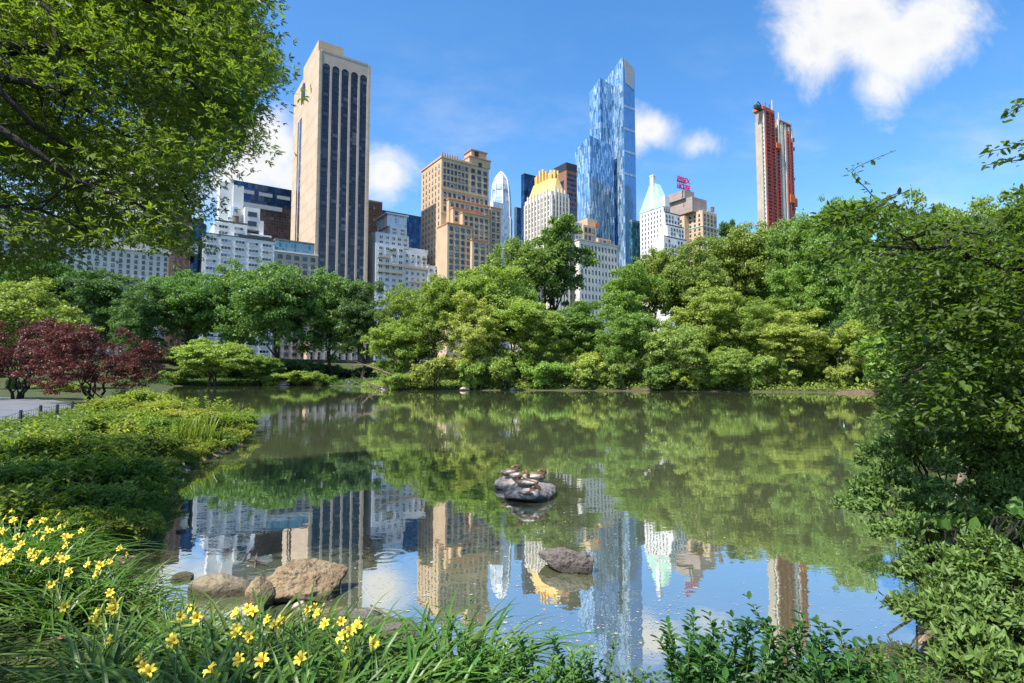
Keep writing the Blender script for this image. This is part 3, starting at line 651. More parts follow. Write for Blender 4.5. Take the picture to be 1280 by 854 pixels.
b.part('turret_opening', M['darkmetal'], MB().prism([(xr + (xt - xr) * .55 + 1.3 * math.cos(q), 0) for q in (0, 1)] + [(xr + 6, .2)], 0, .1) if False else MB().box(xr + (xt - xr) * .45, xr + (xt - xr) * .62, -.75, -.603, ht + .3, ht + 2.8).box(xr + 4.8, xr + 7.5, 1.2, 1.397, ht + 7, ht + 10))
b.win('N', 0, .8, xr - .3, H - 17, H - 1.5, 7, 4, .64, .62, 'd'); b.win('N', 0, xr + .8, xt - .4, H - 17, H - 1.5, 3, 4, .6, .62, 'd'); b.win('N', 0, .8, xt - .4, H - 32, H - 19, 10, 3, .54, .58, 'd')
b.clutter(2, xr - 4, 4, D - 4, H + .004, 5); b.win('E', 0, 1, D - 1, H - 82, H - 2, 6, 21, .24, .46, 'd'); b.done()

# ---- pale domed glass tower and its flanks
b = Bl('domed_glass_tower', 'pale grey glass tower with pointed ribbed dome behind tan hotel', 634, 214, 540, 'tower')
H = b.H; r0 = (648 - 619) / FPX * 540 / 2 * 1.0
def oct_(r, z, n=8): return [(r * math.cos(q), r * math.sin(q) + r0, z) for q in [math.pi / n + 2 * math.pi * k / n for k in range(n)]]
b.part('wall', M['paleglass'], MB().loft([oct_(r0, 0), oct_(r0, H - 47), oct_(r0 * .93, H - 46.9), oct_(r0 * .90, H - 30), oct_(r0 * .8, H - 18)]))
mb = MB().loft([oct_(r0 * .8, H - 17.99, 16), oct_(r0 * .74, H - 12, 16), oct_(r0 * .58, H - 5.5, 16), oct_(r0 * .32, H - 1, 16), oct_(.3, H + 1, 16)]); b.part('dome', M['paleglass'], mb)
for k in range(8):
    q = math.pi / 8 + k * math.pi / 4; b.part('rib', M['white_brick'], MB().tube([(r * math.cos(q), r * math.sin(q) + r0, z) for r, z in ((r0, 0), (r0, H - 47), (r0 * .93, H - 45), (r0 * .9, H - 30), (r0 * .82, H - 18), (r0 * .76, H - 12), (r0 * .6, H - 5.4), (r0 * .33, H - .8), (.2, H + 3))], .55, 6))
b.done()
b = Bl('stepped_glass_slab', 'bluish glass slab adjoining the left of the domed tower', 617, 252, 520, 'office building')
Wd = b.X(636, 0, b.H); b.part('wall', M['paleglass'], MB().box(0, Wd, 0, 5, 0, b.H)); b.part('white_edge', M['white_brick'], MB().box(-.6, -.003, 0, 5, 0, b.H + 1)); b.done()
b = Bl('low_glass_slab', 'lower dark glass slab tucked between domed tower and golden-crowned building', 646, 259, 560, 'office building')
Wd = b.X(658, 0, b.H); b.part('wall', M['navy'], MB().box(0, Wd, 0, 4, 0, b.H)); b.part('white_edge', M['white_brick'], MB().box(-.6, -.003, 0, 4, 0, b.H + .5)); b.done()

# ---- golden-crowned building
b = Bl('golden_crowned_tower', 'cream apartment tower with a golden crown of upright fins', 689, 238, front(689), 'tower')
H = b.H; D = b.S(656, 0, H); Wd = b.X(711, 0, H - 4)
b.part('wall', M['white_stone'], MB().box(0, Wd, 0, D, 0, H))
for face in 'NE':
    L_ = Wd if face == 'N' else D; n = 5 if face == 'N' else 8
    for i in range(n + 1):
        a = .6 + (L_ - 1.2) * i / n; hh = H + 2.2 if 0 < i < n else H - 3
        b.part('pier', M['white_stone'], MB().box(a - .6, a + .6, -.8, -.003, 0, hh) if face == 'N' else MB().box(-.8, -.003, a - .6, a + .6, 0, hh))
    if face == 'N': b.win('N', 0, .6, Wd - .6, H - 75, H - 2, n, 20, .42, .6, 'd')
    else: b.win('E', 0, .6, D - .6, H - 75, H - 2, n, 20, .42, .6, 'd')
c1 = b.Z(222, 3, 3)
def chamf(x0, x1, y0, y1, z, k): return [(x0 + k, y0, z), (x1 - k, y0, z), (x1, y0 + k, z), (x1, y1 - k, z), (x1 - k, y1, z), (x0 + k, y1, z), (x0, y1 - k, z), (x0, y0 + k, z)]
b.part('crown_base', M['gold'], MB().loft([chamf(.5, Wd - .5, .5, D - .5, H + .003, 2.5), chamf(2.6, Wd - 2.6, 2.6, D - 3, c1, 4)]))
c2 = b.Z(209, 6, 6); inner_ = chamf(4.2, Wd - 4.2, 4.2, D - 5, c1 + .003, 3.5)
b.part('crown_core', M['gold'], MB().loft([inner_, [(x, y, c2 - 5) for x, y, _ in inner_]]))
for i in range(8):
    p, q = np.array(inner_[i]), np.array(inner_[(i + 1) % 8]); L_ = np.linalg.norm(q - p); d = (q - p) / L_; nn = max(2, round(L_ / 3.4))
    for j in range(nn):
        c = p + d * L_ * (j + .5) / nn; o_ = np.array([d[1], -d[0]])
        pts = [c[:2] - d[:2] * .75 - o_ * .0, c[:2] + d[:2] * .75, c[:2] + d[:2] * .75 + o_ * 1.5, c[:2] - d[:2] * .75 + o_ * 1.5]
        b.part('fin', M['gold'], MB().prism([tuple(v) for v in pts], c1 + .01, c2 - (2.5 if j in (0, nn - 1) else 0)))
b.done()
b = Bl('blue_slab_behind_crown', 'deep blue glass slab showing left of the golden crown', 655.5, 218, 470, 'office building')
Wd = b.X(680, 0, b.H); b.part('wall', M['navy'], MB().box(0, Wd, 0, 5, 0, b.H)); b.part('roof_edge', M['darkmetal'], MB().box(-.1, Wd, -.1, 5, b.H + .003, b.H + 1)); b.done()
b = Bl('brown_tower_behind_crown', 'dark brown office tower rising right of the golden crown', 708, 203, 440, 'tower')
H = b.H; Wd = b.X(721, 0, H); D = b.S(692, 0, H); b.part('wall', M['brown_brick'], MB().box(0, Wd, 0, D, 0, H - 6)); b.part('top_band', M['darkmetal'], MB().box(-.2, Wd + .2, -.2, D, H - 5.997, H))
for i in range(22): b.part('window_row', M['navy'], MB().box(.6, Wd - .6, -.15, -.003, H - 11 - i * 4, H - 8.8 - i * 4))
b.part('side_glass', M['navy'], MB().box(-.15, -.003, D * .2, D * .8, 0, H - 14)); b.done()

# ---- wide cream block with ochre penthouses
b = Bl('cream_setback_block', 'wide cream apartment block with ochre penthouse storeys below the blue tower', 724, 300, front(724) - 6, 'apartment building')
H = b.H; D = b.S(640, 0, H - 4); Wd = b.X(772, 0, H)
b.part('wall', M['white_stone'], MB().box(0, Wd, 0, D, 0, H)); b.part('cornice', M['beige'], MB().box(-.4, Wd + .4, -.4, D, H + .003, H + .9))
h2 = b.Z(279, 2, 5); xa, xb = b.X(716, 6, h2), b.X(760, 6, h2)
b.part('upper_storeys', M['white_stone'], MB().box(1.5, b.X(728, 6, h2), 6, D * .7, H + .906, h2 + 1))
x2 = b.X(728, 6, h2) + .004; b.part('ochre_penthouse', M['tan_brick'], MB().box(x2, b.X(745, 5, h2), 5, 26, H + .906, h2).box(b.X(738, 5, h2), b.X(750, 5, h2), 8, 24, h2 + .003, b.Z(273, 16, 8)).box(b.X(745, 5, h2) + .004, xb, 3, 26, H + .906, h2 - 8))
b.part('awning', M['orange'], MB().box(b.X(743, 8, h2), b.X(747, 8, h2), 7.0, 7.997, h2 + 1, h2 + 3.4))
b.clutter(1, Wd * .8, 2, 4, H + .91, 5); b.win('N', 0, .8, Wd - .5, 6, H - 1, 11, 14, .45, .5, 'd'); b.win('N', 5, x2 + .5, b.X(744, 5, h2), H + 1.5, h2 - .5, 3, 2, .7, .6, 'd'); b.win('N', 3, b.X(747, 4, h2), xb - .5, H + 1.4, h2 - 8.5, 3, 1, .7, .6, 'd'); b.win('N', 6, 2, x2 - 1, H + 1.5, h2, 2, 3, .5, .5, 'd'); b.win('E', 0, 2, D - 2, 6, H - 1, 15, 14, .4, .5, 'd'); b.done()

# ---- blue glass skyscraper: three stepped shafts
b = Bl('blue_glass_skyscraper', 'tallest blue mosaic-glass skyscraper with a sloped grey louvre at its top', 778, 71, 545, 'skyscraper')
H = b.H; Wd = b.X(793, 0, H - 40); D = b.S(755, 0, H * .8); zf = b.Z(104, 0, D)
b.part('shaft', M['bluetower'], MB().prism([(0, 0), (Wd, 0), (Wd, D), (0, D)], 0, 0, 0, [H, H - 7, zf - 7, zf]))
b.part('front_glass', M['blueside'], MB().prism([(.4, -.5), (Wd, -.5), (Wd, -.004), (.4, -.004)], 0, 0, 0, [H - 2, H - 8, H - 8, H - 2]))
for py in (132, 160, 188, 216): z = b.Z(py + 4, 8, 0); b.part('mechanical_band', M['paleglass'], MB().box(.6, Wd - .2, -.62, -.503, z, z + 2.2))
mb = MB(); V = [(1.2, -1.2, H - 1.5), (Wd - .8, -1.2, H - 8), (Wd - 1.4, -.8, H - 31), (4.2, -.8, H - 27)]; V += [(x, y + .25, z) for x, y, z in V]
mb.add(V, [(3, 2, 1, 0), (4, 5, 6, 7), (0, 1, 5, 4), (1, 2, 6, 5), (2, 3, 7, 6), (3, 0, 4, 7)]); b.part('louvre', M['louvre'], mb)
x0, y0 = b.X(750, 14, H * .8), 14.; z1 = b.Z(97, -12, y0)
zA = b.Z(97, b.X(750, y0, 250), y0); xm = b.X(750, y0, zA); dm = 16; b.part('middle_shaft', M['bluetower'], MB().prism([(xm, y0), (-.004, y0), (-.004, y0 + dm), (xm, y0 + dm)], 0, 0, 0, [zA, zA - 3, zA - 12, zA - 9]))
zB = b.Z(169, b.X(737, 8, 200), 8); xl = b.X(737, 8, zB); b.part('low_shaft', M['bluetower'], MB().prism([(xl, 8), (-.01 if xm > -1 else xm * .35, 8), (-.01 if xm > -1 else xm * .35, y0 - .004), (-.01 if xm > -1 else xm * .35, y0 - .003), (xl, 30)], 0, 0, 0, [zB, zB - 4, zB - 4, zB - 4, zB - 8])); b.done()
b = Bl('teal_glass_block', 'teal glass block between the blue skyscraper and the green-roofed tower', 790, 277, 520, 'office building')
Wd = b.X(803, 0, b.H) + 5; b.part('wall', M['teal'], MB().box(0, Wd, 0, 4, 0, b.H)); b.part('roof_edge', M['slate'], MB().prism([(0, 0), (Wd, 0), (Wd, 3), (0, 3)], b.H + .003, b.H + 2)); b.done()

# ---- white tower with steep copper roof
b = Bl('green_roofed_tower', 'white stepped apartment tower with steep green copper roof and tall chimneys', 829, 258, front(829), 'tower')
H = b.H; D = b.S(800, 0, H - 10); Wd = b.X(852, 0, H * .7); xs = b.X(838, 0, H)
b.part('wall', M['white_brick'], MB().box(0, xs, 0, D, 0, H))
zr = b.Z(231, 3, D * .45); gw = xs * .9
mb = MB().add([(-.3, -.3, H + .003), (xs + .3, -.3, H + .003), (xs + .3, D + .3, H + .003), (-.3, D + .3, H + .003), (1.5, D * .35, zr), (xs - 1.5, D * .35, zr), (xs - 1.5, D * .62, zr), (1.5, D * .62, zr)], [(3, 2, 1, 0), (4, 5, 6, 7), (0, 1, 5, 4), (1, 2, 6, 5), (2, 3, 7, 6), (3, 0, 4, 7)])
b.part('roof', M['copper'], mb)
zc = b.Z(222, 1, D * .4); b.part('chimney', M['white_brick'], MB().box(-.5, 2.2, D * .38, D * .52, H + .5, zc + 1).box(-.8, 2.5, D * .37, D * .53, zc + 1.003, zc + 2)); b.part('chimney', M['white_brick'], MB().box(xs - 2.4, xs - .3, D * .38, D * .5, H + .5, zc - 5))
b.part('gable', M['white_brick'], MB().box(.5, xs * .7, -1.5, D * .25, H + .006, H + 8))
prev = 0
for i, (pxa, pxb, py, y) in enumerate(((831, 850, 268, -3), (834, 855, 284, -6.5), (830, 858, 300, -10), (836, 862, 318, -13))):
    z = b.Z(py, 6, y); xa, xb = b.X(pxa, y, z), b.X(pxb, y, z); b.part('setback_terrace', M['white_brick'], MB().box(xa, xb, y, -.003 - .003 * i, 0, z)); b.part('terrace_rail', M['frame_d'], MB().box(xa, xb, y + .1, y + .2, z + .2, z + 1.2))
    b.win('N', y, xa + .3, xb - .3, z - 3.6 * 8, z - .5, max(3, int((xb - xa) / 3.2)), 8, .5, .6, 'd', .1)
b.part('west_wing', M['white_brick'], MB().box(xs + .003, Wd, .5, D * .8, 0, b.Z(285, Wd, 0)))
b.win('E', 0, 1, D - 1, H - 82, H - 1, 7, 22, .33, .5, 'd'); b.win('N', 0, .4, xs - .4, H - 14, H - .6, 3, 4, .45, .6, 'd'); b.done()

# ---- tan tower with the rooftop letters
b = Bl('sign_topped_hotel', 'tan brick hotel tower with red lettering standing on its grey roof', 878, 263, front(878), 'hotel')
H = b.H; D = b.S(848, 0, H); Wd = b.X(896, 0, H - 5)
b.part('wall', M['tan_brick'], MB().box(0, Wd, 0, D, 0, H)); b.part('wing', M['tan_brick'], MB().box(-6, -.003, D * .55, D * 1.5, 0, H - 2)); b.part('cornice', M['copper'], MB().box(-.3, Wd * .5, -.3, D * .4, H - 12, H - 11.2) if False else MB().box(-.35, Wd + .3, -.35, -.003, H - 13, H - 12.3).box(-.35, -.003, 0, D * .6, H - 13, H - 12.3))
z1 = b.Z(249, 3, 9); z2 = b.Z(240, 0, 14); b.part('roof_tier', M['concrete'], MB().box(-5, Wd * .75, 6, D * 1.3, H + .003, z1).box(-7, Wd * .3, 12, D * 1.2, z1 + .003, z2))
zs = b.Z(238, -4, 14); hs2 = b.Z(222, -4, 14) - zs
fr2 = MB()
xs0 = b.X(847, 13, zs)
for i in range(5): fr2.box(xs0 + i * 2.6, xs0 + .25 + i * 2.6, 13.3, 13.5, z2 + .003, zs + hs2)
fr2.box(xs0 - .3, xs0 + 10.8, 13.5, 13.62, zs + hs2 * .02, zs + hs2 * .08).box(xs0 - .3, xs0 + 10.8, 13.5, 13.62, zs + hs2 * .5, zs + hs2 * .56)
sg = fr2.build('rooftop_sign', M['darkmetal'], b.root)
for txt, k in (('ESSEX', .54), ('HOUSE', .02)):
    cu = bpy.data.curves.new('lettering', 'FONT'); cu.body = txt; cu.size = hs2 * .56; cu.extrude = .25; cu.offset = .10; cu.align_x = 'LEFT'; cu.space_character = 1.0
    tmp = bpy.data.objects.new('t', cu); me = bpy.data.meshes.new_from_object(tmp); bpy.data.objects.remove(tmp); me.materials.clear(); me.materials.append(M['magenta'])
    o = link('lettering', me, sg, (xs0, 13.1, zs + hs2 * k)); o.rotation_euler = (R(90), 0, 0)
    w_ = max(v.co.x for v in me.vertices); o.scale = ((b.X(863, 13, zs) - xs0) / w_, 1, 1)
b.clutter(1, Wd - 3, 1, 4.5, H + .004, 4); b.win('N', 0, .4, Wd - .4, H - 70, H - 1.5, 4, 18, .5, .55, 'd'); b.win('E', 0, 1, D - 1, H - 70, H - 1.5, 5, 18, .4, .5, 'd'); b.win('E', -6, D * .6, D * 1.45, H - 70, H - 4, 4, 17, .4, .5, 'd'); b.done()

# ---- tower under construction
b = Bl('tower_under_construction', 'slender unfinished concrete tower with red hoist tracks and dark scaffold', 952, 132, front(952), 'skyscraper')
H = b.H; D = b.S(944, 0, H); Wd = b.X(989, 0, H)
b.part('core', M['concrete'], MB().box(0, Wd * .38, 0, D, 0, H - 4).box(Wd * .38 + .003, Wd * .52, 1.5, D, 0, H - 22).box(Wd * .52 + .003, Wd, 0, D, 0, H - 8))
gl_ = MB()
for f0, f1 in ((.02, .05), (.20, .225), (.36, .39), (.50, .53), (.58, .66), (.72, .76), (.84, .88), (.96, 1.0)): gl_.box(Wd * f0, Wd * f1, -1.2, -.003, 0, H - (26 if .38 < f0 < .5 else 2 + 9 * f0))
b.part('white_piers', M['white_stone'], gl_)
fl = MB()
for i in range(int((H - 12) / 4)): fl.box(0, Wd, -.5, -.004, i * 4 + 2, i * 4 + 2.5)
b.part('floor_edges', M['concrete'], fl)
b.part('glazed_edge', M['beige'], MB().box(-.8, -.003, 0, D, 0, H - 14))
for f0, f1, zz in ((.06, .20, H + 3), (.23, .355, H - 2), (.40, .50, H - 30), (.765, .84, H - 14), (.89, .955, H - 20)):
    mb = MB(); x0, x1 = Wd * f0, Wd * f1; mb.box(x0, x0 + .6, -1.9, -1.21, 0, zz).box(x1 - .6, x1, -1.9, -1.21, 0, zz)
    for i in range(int(zz / 3.2)): mb.box(x0 + .603, x1 - .603, -1.8, -1.22, i * 3.2, i * 3.2 + 1.1)
    b.part('hoist_track', M['hoist'], mb)
mb = MB()
for i in range(34):
    z = H - 22 - i * 4.2 * (1 if i < 24 else 1.0); d = rng.uniform(1.2, 3.4); mb.box(Wd + .003, Wd + d, rng.uniform(-1.5, 2), rng.uniform(4, 9), z, z + rng.uniform(2., 4.))
b.part('scaffold', M['darkmetal'], mb)
b.part('net_platform', M['orange'], MB().box(Wd * .38, Wd * .53, -2.6, -1.21, H - 36, H - 31).box(Wd * .80, Wd * .96, -2.6, -1.21, H - 84, H - 76).box(Wd + .01, Wd + 3, -2, 6, H - 86, H - 78)); b.part('top_deck', M['orange'], MB().box(-1.5, Wd * .36, -1.8, 8, H - 3.99, H - 1).box(Wd * .54, Wd * .95, -1.5, 8, H - 7.99, H - 6.5))
jib = MB(); jib.box(-9, -.5, -1, 2.5, H - 4.5, H - 1.5).tube([(-9, .5, H - 3), (-5, .5, H + 2.5), (0, .5, H)], .5, 5); b.part('crane_jib', M['darkmetal'], jib)
b.part('mast', M['frame_w'], MB().box(Wd * .42, Wd * .44, 2, 2.6, H - 22, H + 12).box(Wd * .63, Wd * .645, 2, 2.6, H - 7, H + 3)); b.done()

# ---- street level seen between the trunks
b = Bl('street_house', 'low ochre stone house front glimpsed between the far tree trunks', 384, 418, front(384) - 7.5, 'building')
Wd = b.X(447, 0, 10); b.part('wall', M['tan_stone'], MB().box(0, Wd, 0, 6, 0, b.H)); b.part('cornice', M['white_stone'], MB().box(-.3, Wd + .3, -.4, 6, b.H + .003, b.H + .8)); b.win('N', 0, .5, Wd - .5, .6, b.H - .6, 7, 2, .45, .65, 'w'); b.done()
M['green_cloth'] = pmat('green awning cloth', (.02, .16, .12), .8)
o = MB().prism([(0, 0), (5, 0), (5, 2.5), (0, 2.5)], 0, 0, 0, [1.2, 1.2, 2.6, 2.6]).build('awning', M['green_cloth']); P = at(233, 443, front(233) - 3); o.location = (P[0], P[1], P[2] - .8); o.rotation_euler = (0, 0, PHI)
tag(o, 'green shop awning on the hotel front behind the leftmost far tree', 'awning')
M['red_paint'] = pmat('red car paint', (.50, .02, .03), .3, .05); M['tyre'] = pmat('tyre rubber', (.02, .02, .02), .9); M['white_paint'] = pmat('white van paint', (.7, .7, .7), .35, .05)
def car(px, label, paint, L=4.6, Hh=1.9, name='parked_van', cat='van'):
    P = at(px, 450, front(px) - 13.5); r = empty(name, (P[0], P[1], ZS + .035), PHI, label, cat, 'vehicles on the avenue')
    pr = [(-L / 2, .35), (L / 2, .35), (L / 2, .95), (L / 2 - .9, 1.05), (L / 2 - 1.4, Hh), (-L / 2 + .2, Hh), (-L / 2, 1.1)]
    MB().loft([[(x, y, z) for x, z in pr] for y in (-.9, .9)]).build('body', M[paint], r)
    MB().box(-L / 2 + .5, L / 2 - 1.6, -.93, -.903, 1.12, Hh - .15).box(-L / 2 + .5, L / 2 - 1.6, .903, .93, 1.12, Hh - .15).build('window', M['navy'], r)
    for x in (-L / 2 + .85, L / 2 - .9):
        for y in (-.8, .8): MB().tube([(x, y - .12, .34), (x, y + .12, .34)], .34, 14).build('wheel', M['tyre'], r)
car(340, 'red van passing behind the tallest far round tree trunk', 'red_paint', 5, 2.6); car(455, 'red car at the right end of the far tree row', 'red_paint', 4.5, 2.0, 'parked_car', 'car'); car(300, 'white van behind the pale spreading tree on the far shore', 'white_paint', 5.2, 2.6)
P = at(221, 446, front(221) - 24); r = empty('street_lamp', (P[0], P[1], ZS), 0, 'thin grey street lamp rising above the dark park wall', 'street lamp')
MB().tube([(0, 0, 0), (0, 0, 4), (0, 0, 12)], [.16, .12, .08]).build('pole', M['frame_d'], r); MB().tube([(0, 0, 12.0), (.8, 0, 12.5), (2, 0, 12.6)], .06).build('arm', M['frame_d'], r); MB().box(1.6, 2.5, -.18, .18, 12.4, 12.55).build('lamp_head', M['frame_w'], r)
M['stalk'] = pmat('green stalk', (.12, .20, .04), .6)
# ------------------------------------------------------------------ far trees and shrubs
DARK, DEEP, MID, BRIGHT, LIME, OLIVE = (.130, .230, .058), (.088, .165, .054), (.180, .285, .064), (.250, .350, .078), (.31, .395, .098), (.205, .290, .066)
VAR = {}
def variant(key, W, H, th, nl, lr, nleaf, leaf, flat=.7, up=.5, inner=.3, droop=0., trad=.35, nlimb=14, stems=1, mat='leaf', bark='bark', low=.25, asp=.6, shape='rhomb', fill=.07):
    C, r = crown_lobes(W, H, th, nl, lr, low)
    P, Nn = lobe_leaves(C, r, int(nleaf * .8), flat, up, inner, droop)
    if fill:                                     # loose leaves between the boughs
        k = rng.integers(0, len(C), int(nleaf * fill)); mid = C.mean(0); Q = mid + (C[k] - mid) * rng.uniform(.6, .97, len(k))[:, None] + np.clip(rng.normal(size=(len(k), 3)), -1.4, 1.4) * lr * .75
        Q = Q[Q[:, 2] > th - .5]
        P = np.concatenate([P, Q]); Nn = np.concatenate([Nn, rng.normal(size=(len(Q), 3)) + [0, 0, .4]])
    V, F = leaves(P, Nn, leaf, asp, shape)
    VAR[key] = (npmesh(key + '_crown', V, F, M[mat]), make_trunk(W, H, th, C, trad, nlimb, stems).mesh(key + '_trunk', M[bark], True) if trad else None, W, H)
variant('roundA', 18, 20, 2.2, 330, 1.15, 52000, .36, .95, .22, .45)
variant('roundB', 16, 19, 1.8, 300, 1.1, 48000, .36, .95, .22, .45)
variant('ovalA', 14, 22, 1.2, 330, 1.0, 50000, .33, 1., .22, .45, .3)
variant('ovalB', 13, 20, 1.0, 290, .95, 45000, .32, 1., .22, .45, .2)
variant('airy', 11, 19, 1.0, 300, .72, 36000, .29, 1.2, .1, .75, 1.0, .22)
variant('sparse', 15, 22, 3.5, 170, 1.05, 27000, .42, .9, .22, .45, 0, .35, 34)
variant('layered', 12, 9, .4, 210, .85, 36000, .27, .5, .5, .5, .25, .2, 14, 2)
variant('bushA', 7, 5, -.6, 140, .55, 19000, .23, .95, .3, .6, .25, .1, 8, 3)
variant('bushB', 8, 4, -.6, 150, .5, 19000, .24, .85, .35, .6, .35, .1, 8, 3)
variant('redmaple', 8, 5.4, -.5, 250, .38, 44000, .10, .7, .4, .6, .35, .09, 18, 4, 'leaf_red', 'bark_dark')

def plant_at(name, key, x, y, z, w, h, colr, label, cat, group=None, rz=None, part='crown'):
    cm, tm, W, H = VAR[key]
    r = empty(name, (x, y, z), rng.uniform(0, 6.28) if rz is None else rz, label, cat, group)
    r.scale = (w / W, w / W, h / H)
    o = link(part, cm, r); o.color = (*[c * rng.uniform(.92, 1.08) for c in colr], 1)
    if tm: link('trunk' if part == 'crown' else 'stems', tm, r)
    return r
def tree(px, py, Y, wpx, key, colr, label, group=None, name='tree', cat='tree'):
    P = at(px, py, Y); z = max(tz(P[0], Y), 0)
    return plant_at(name, key, P[0], Y, z, wpx / FPX * Y, P[2] - z, colr, label, cat, group)
G1, G2, G3 = 'dark trees along the avenue wall', 'trees on the wooded far bank', 'bushes along the far waterline'
# dark row along the avenue
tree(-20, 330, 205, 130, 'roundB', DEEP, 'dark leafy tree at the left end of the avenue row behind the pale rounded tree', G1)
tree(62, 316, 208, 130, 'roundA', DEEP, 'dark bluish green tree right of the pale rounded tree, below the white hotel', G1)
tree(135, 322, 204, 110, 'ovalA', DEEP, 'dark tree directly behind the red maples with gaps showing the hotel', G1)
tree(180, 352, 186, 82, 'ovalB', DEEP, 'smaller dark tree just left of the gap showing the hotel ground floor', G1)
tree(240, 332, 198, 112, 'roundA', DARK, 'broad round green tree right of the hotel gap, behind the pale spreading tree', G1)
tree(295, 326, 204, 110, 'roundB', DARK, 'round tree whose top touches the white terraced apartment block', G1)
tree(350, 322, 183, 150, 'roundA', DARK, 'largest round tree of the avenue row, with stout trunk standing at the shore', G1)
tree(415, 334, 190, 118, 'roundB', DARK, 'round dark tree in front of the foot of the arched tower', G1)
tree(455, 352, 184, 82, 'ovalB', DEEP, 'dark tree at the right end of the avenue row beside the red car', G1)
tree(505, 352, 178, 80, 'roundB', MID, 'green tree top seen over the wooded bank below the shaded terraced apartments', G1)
tree(268, 420, 166, 118, 'layered', BRIGHT, 'pale green spreading tree with layered boughs leaning over the far left water', None, 'spreading_tree')
tree(325, 438, 172, 72, 'layered', MID, 'low layered green tree just right of the pale spreading tree', None, 'spreading_tree')
tree(28, 343, 82, 165, 'roundB', BRIGHT, 'pale green rounded tree behind the red maples at the left edge', None)
# wooded bank, left to right
tree(545, 338, 124, 92, 'airy', OLIVE, 'slender feathery willow-like tree left of the tan stepped hotel foot', G2)
tree(492, 398, 122, 84, 'airy', BRIGHT, 'low feathery light tree above the fallen branch', G2)
tree(518, 375, 130, 90, 'ovalB', OLIVE, 'soft olive tree between fallen branch and feathery willow-like tree', G2)
tree(612, 312, 128, 125, 'ovalA', BRIGHT, 'bright broad tree below the tan stepped hotel', G2)
tree(650, 290, 142, 100, 'airy', OLIVE, 'olive tall tree rising before the domed glass tower', G2)
tree(690, 264, 150, 118, 'sparse', DARK, 'tallest dark open-crowned tree in front of the golden-crowned tower', G2)
tree(590, 368, 117, 95, 'ovalB', LIME, 'light green tree with bare trunk above the pale far rock', G2)
tree(662, 362, 118, 105, 'ovalA', BRIGHT, 'bright green tree in the middle of the wooded bank below the dark open-crowned tree', G2)
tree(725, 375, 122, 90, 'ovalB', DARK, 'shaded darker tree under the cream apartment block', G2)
tree(785, 318, 134, 88, 'ovalA', OLIVE, 'olive tree reaching up in front of the blue skyscraper base', G2)
tree(815, 306, 142, 84, 'airy', OLIVE, 'feathery tree crossing the foot of the green-roofed tower', G2)
tree(782, 385, 114, 95, 'roundB', MID, 'rounded tree by the water below the blue skyscraper', G2)
tree(862, 296, 136, 110, 'roundB', MID, 'broad rounded tree below the sign-topped hotel', G2)
tree(908, 270, 156, 60, 'sparse', DEEP, 'thin open blue-green tree top just right of the sign-topped hotel', G2)
tree(930, 272, 142, 120, 'roundA', OLIVE, 'large olive tree left of the unfinished tower foot', G2)
tree(885, 352, 119, 112, 'roundB', BRIGHT, 'bright rounded tree halfway down the bank below the sign-topped hotel', G2)
tree(985, 266, 134, 118, 'roundA', MID, 'large green tree directly below the unfinished tower', G2)
tree(1050, 238, 118, 125, 'roundA', MID, 'tall green tree right of the unfinished tower, behind the dark overhanging twigs', G2)
tree(955, 372, 112, 98, 'ovalB', MID, 'mid green tree with dark hollow beneath, below the unfinished tower', G2)
tree(842, 398, 109, 100, 'layered', BRIGHT, 'low bright spreading tree over the water below the green-roofed tower', G2)
tree(992, 388, 104, 100, 'ovalB', LIME, 'lime green maple-like tree above the white far rocks', G2)
tree(1090, 300, 104, 115, 'roundB', MID, 'green tree on the bank just left of the near overhanging tree', G2)
tree(1040, 380, 108, 62, 'bushA', DEEP, 'dark grey-green rounded shrub on the bank above the fallen pale log', G2, 'shrub', 'shrub')
tree(1075, 392, 98, 75, 'airy', LIME, 'pale feathery small tree above the brown log', G2)
tree(905, 430, 105, 85, 'layered', BRIGHT, 'bright low tree with drooping boughs just left of the white far rocks', G2)
tree(1000, 325, 124, 100, 'roundB', OLIVE, 'olive tree halfway up the bank below the unfinished tower', G2)
tree(640, 345, 130, 90, 'roundA', MID, 'mid green tree between the bright broad tree and the dark open-crowned tree', G2)
tree(1140, 240, 74, 150, 'roundB', MID, 'green tree behind the near overhanging tree, right of the drooping dark twigs', None)
tree(1225, 236, 62, 160, 'roundA', OLIVE, 'broad olive tree rising behind the near overhanging tree at the right edge', None)
tree(1310, 222, 56, 170, 'roundB', OLIVE, 'tree at the far right edge under the hanging twig', None)
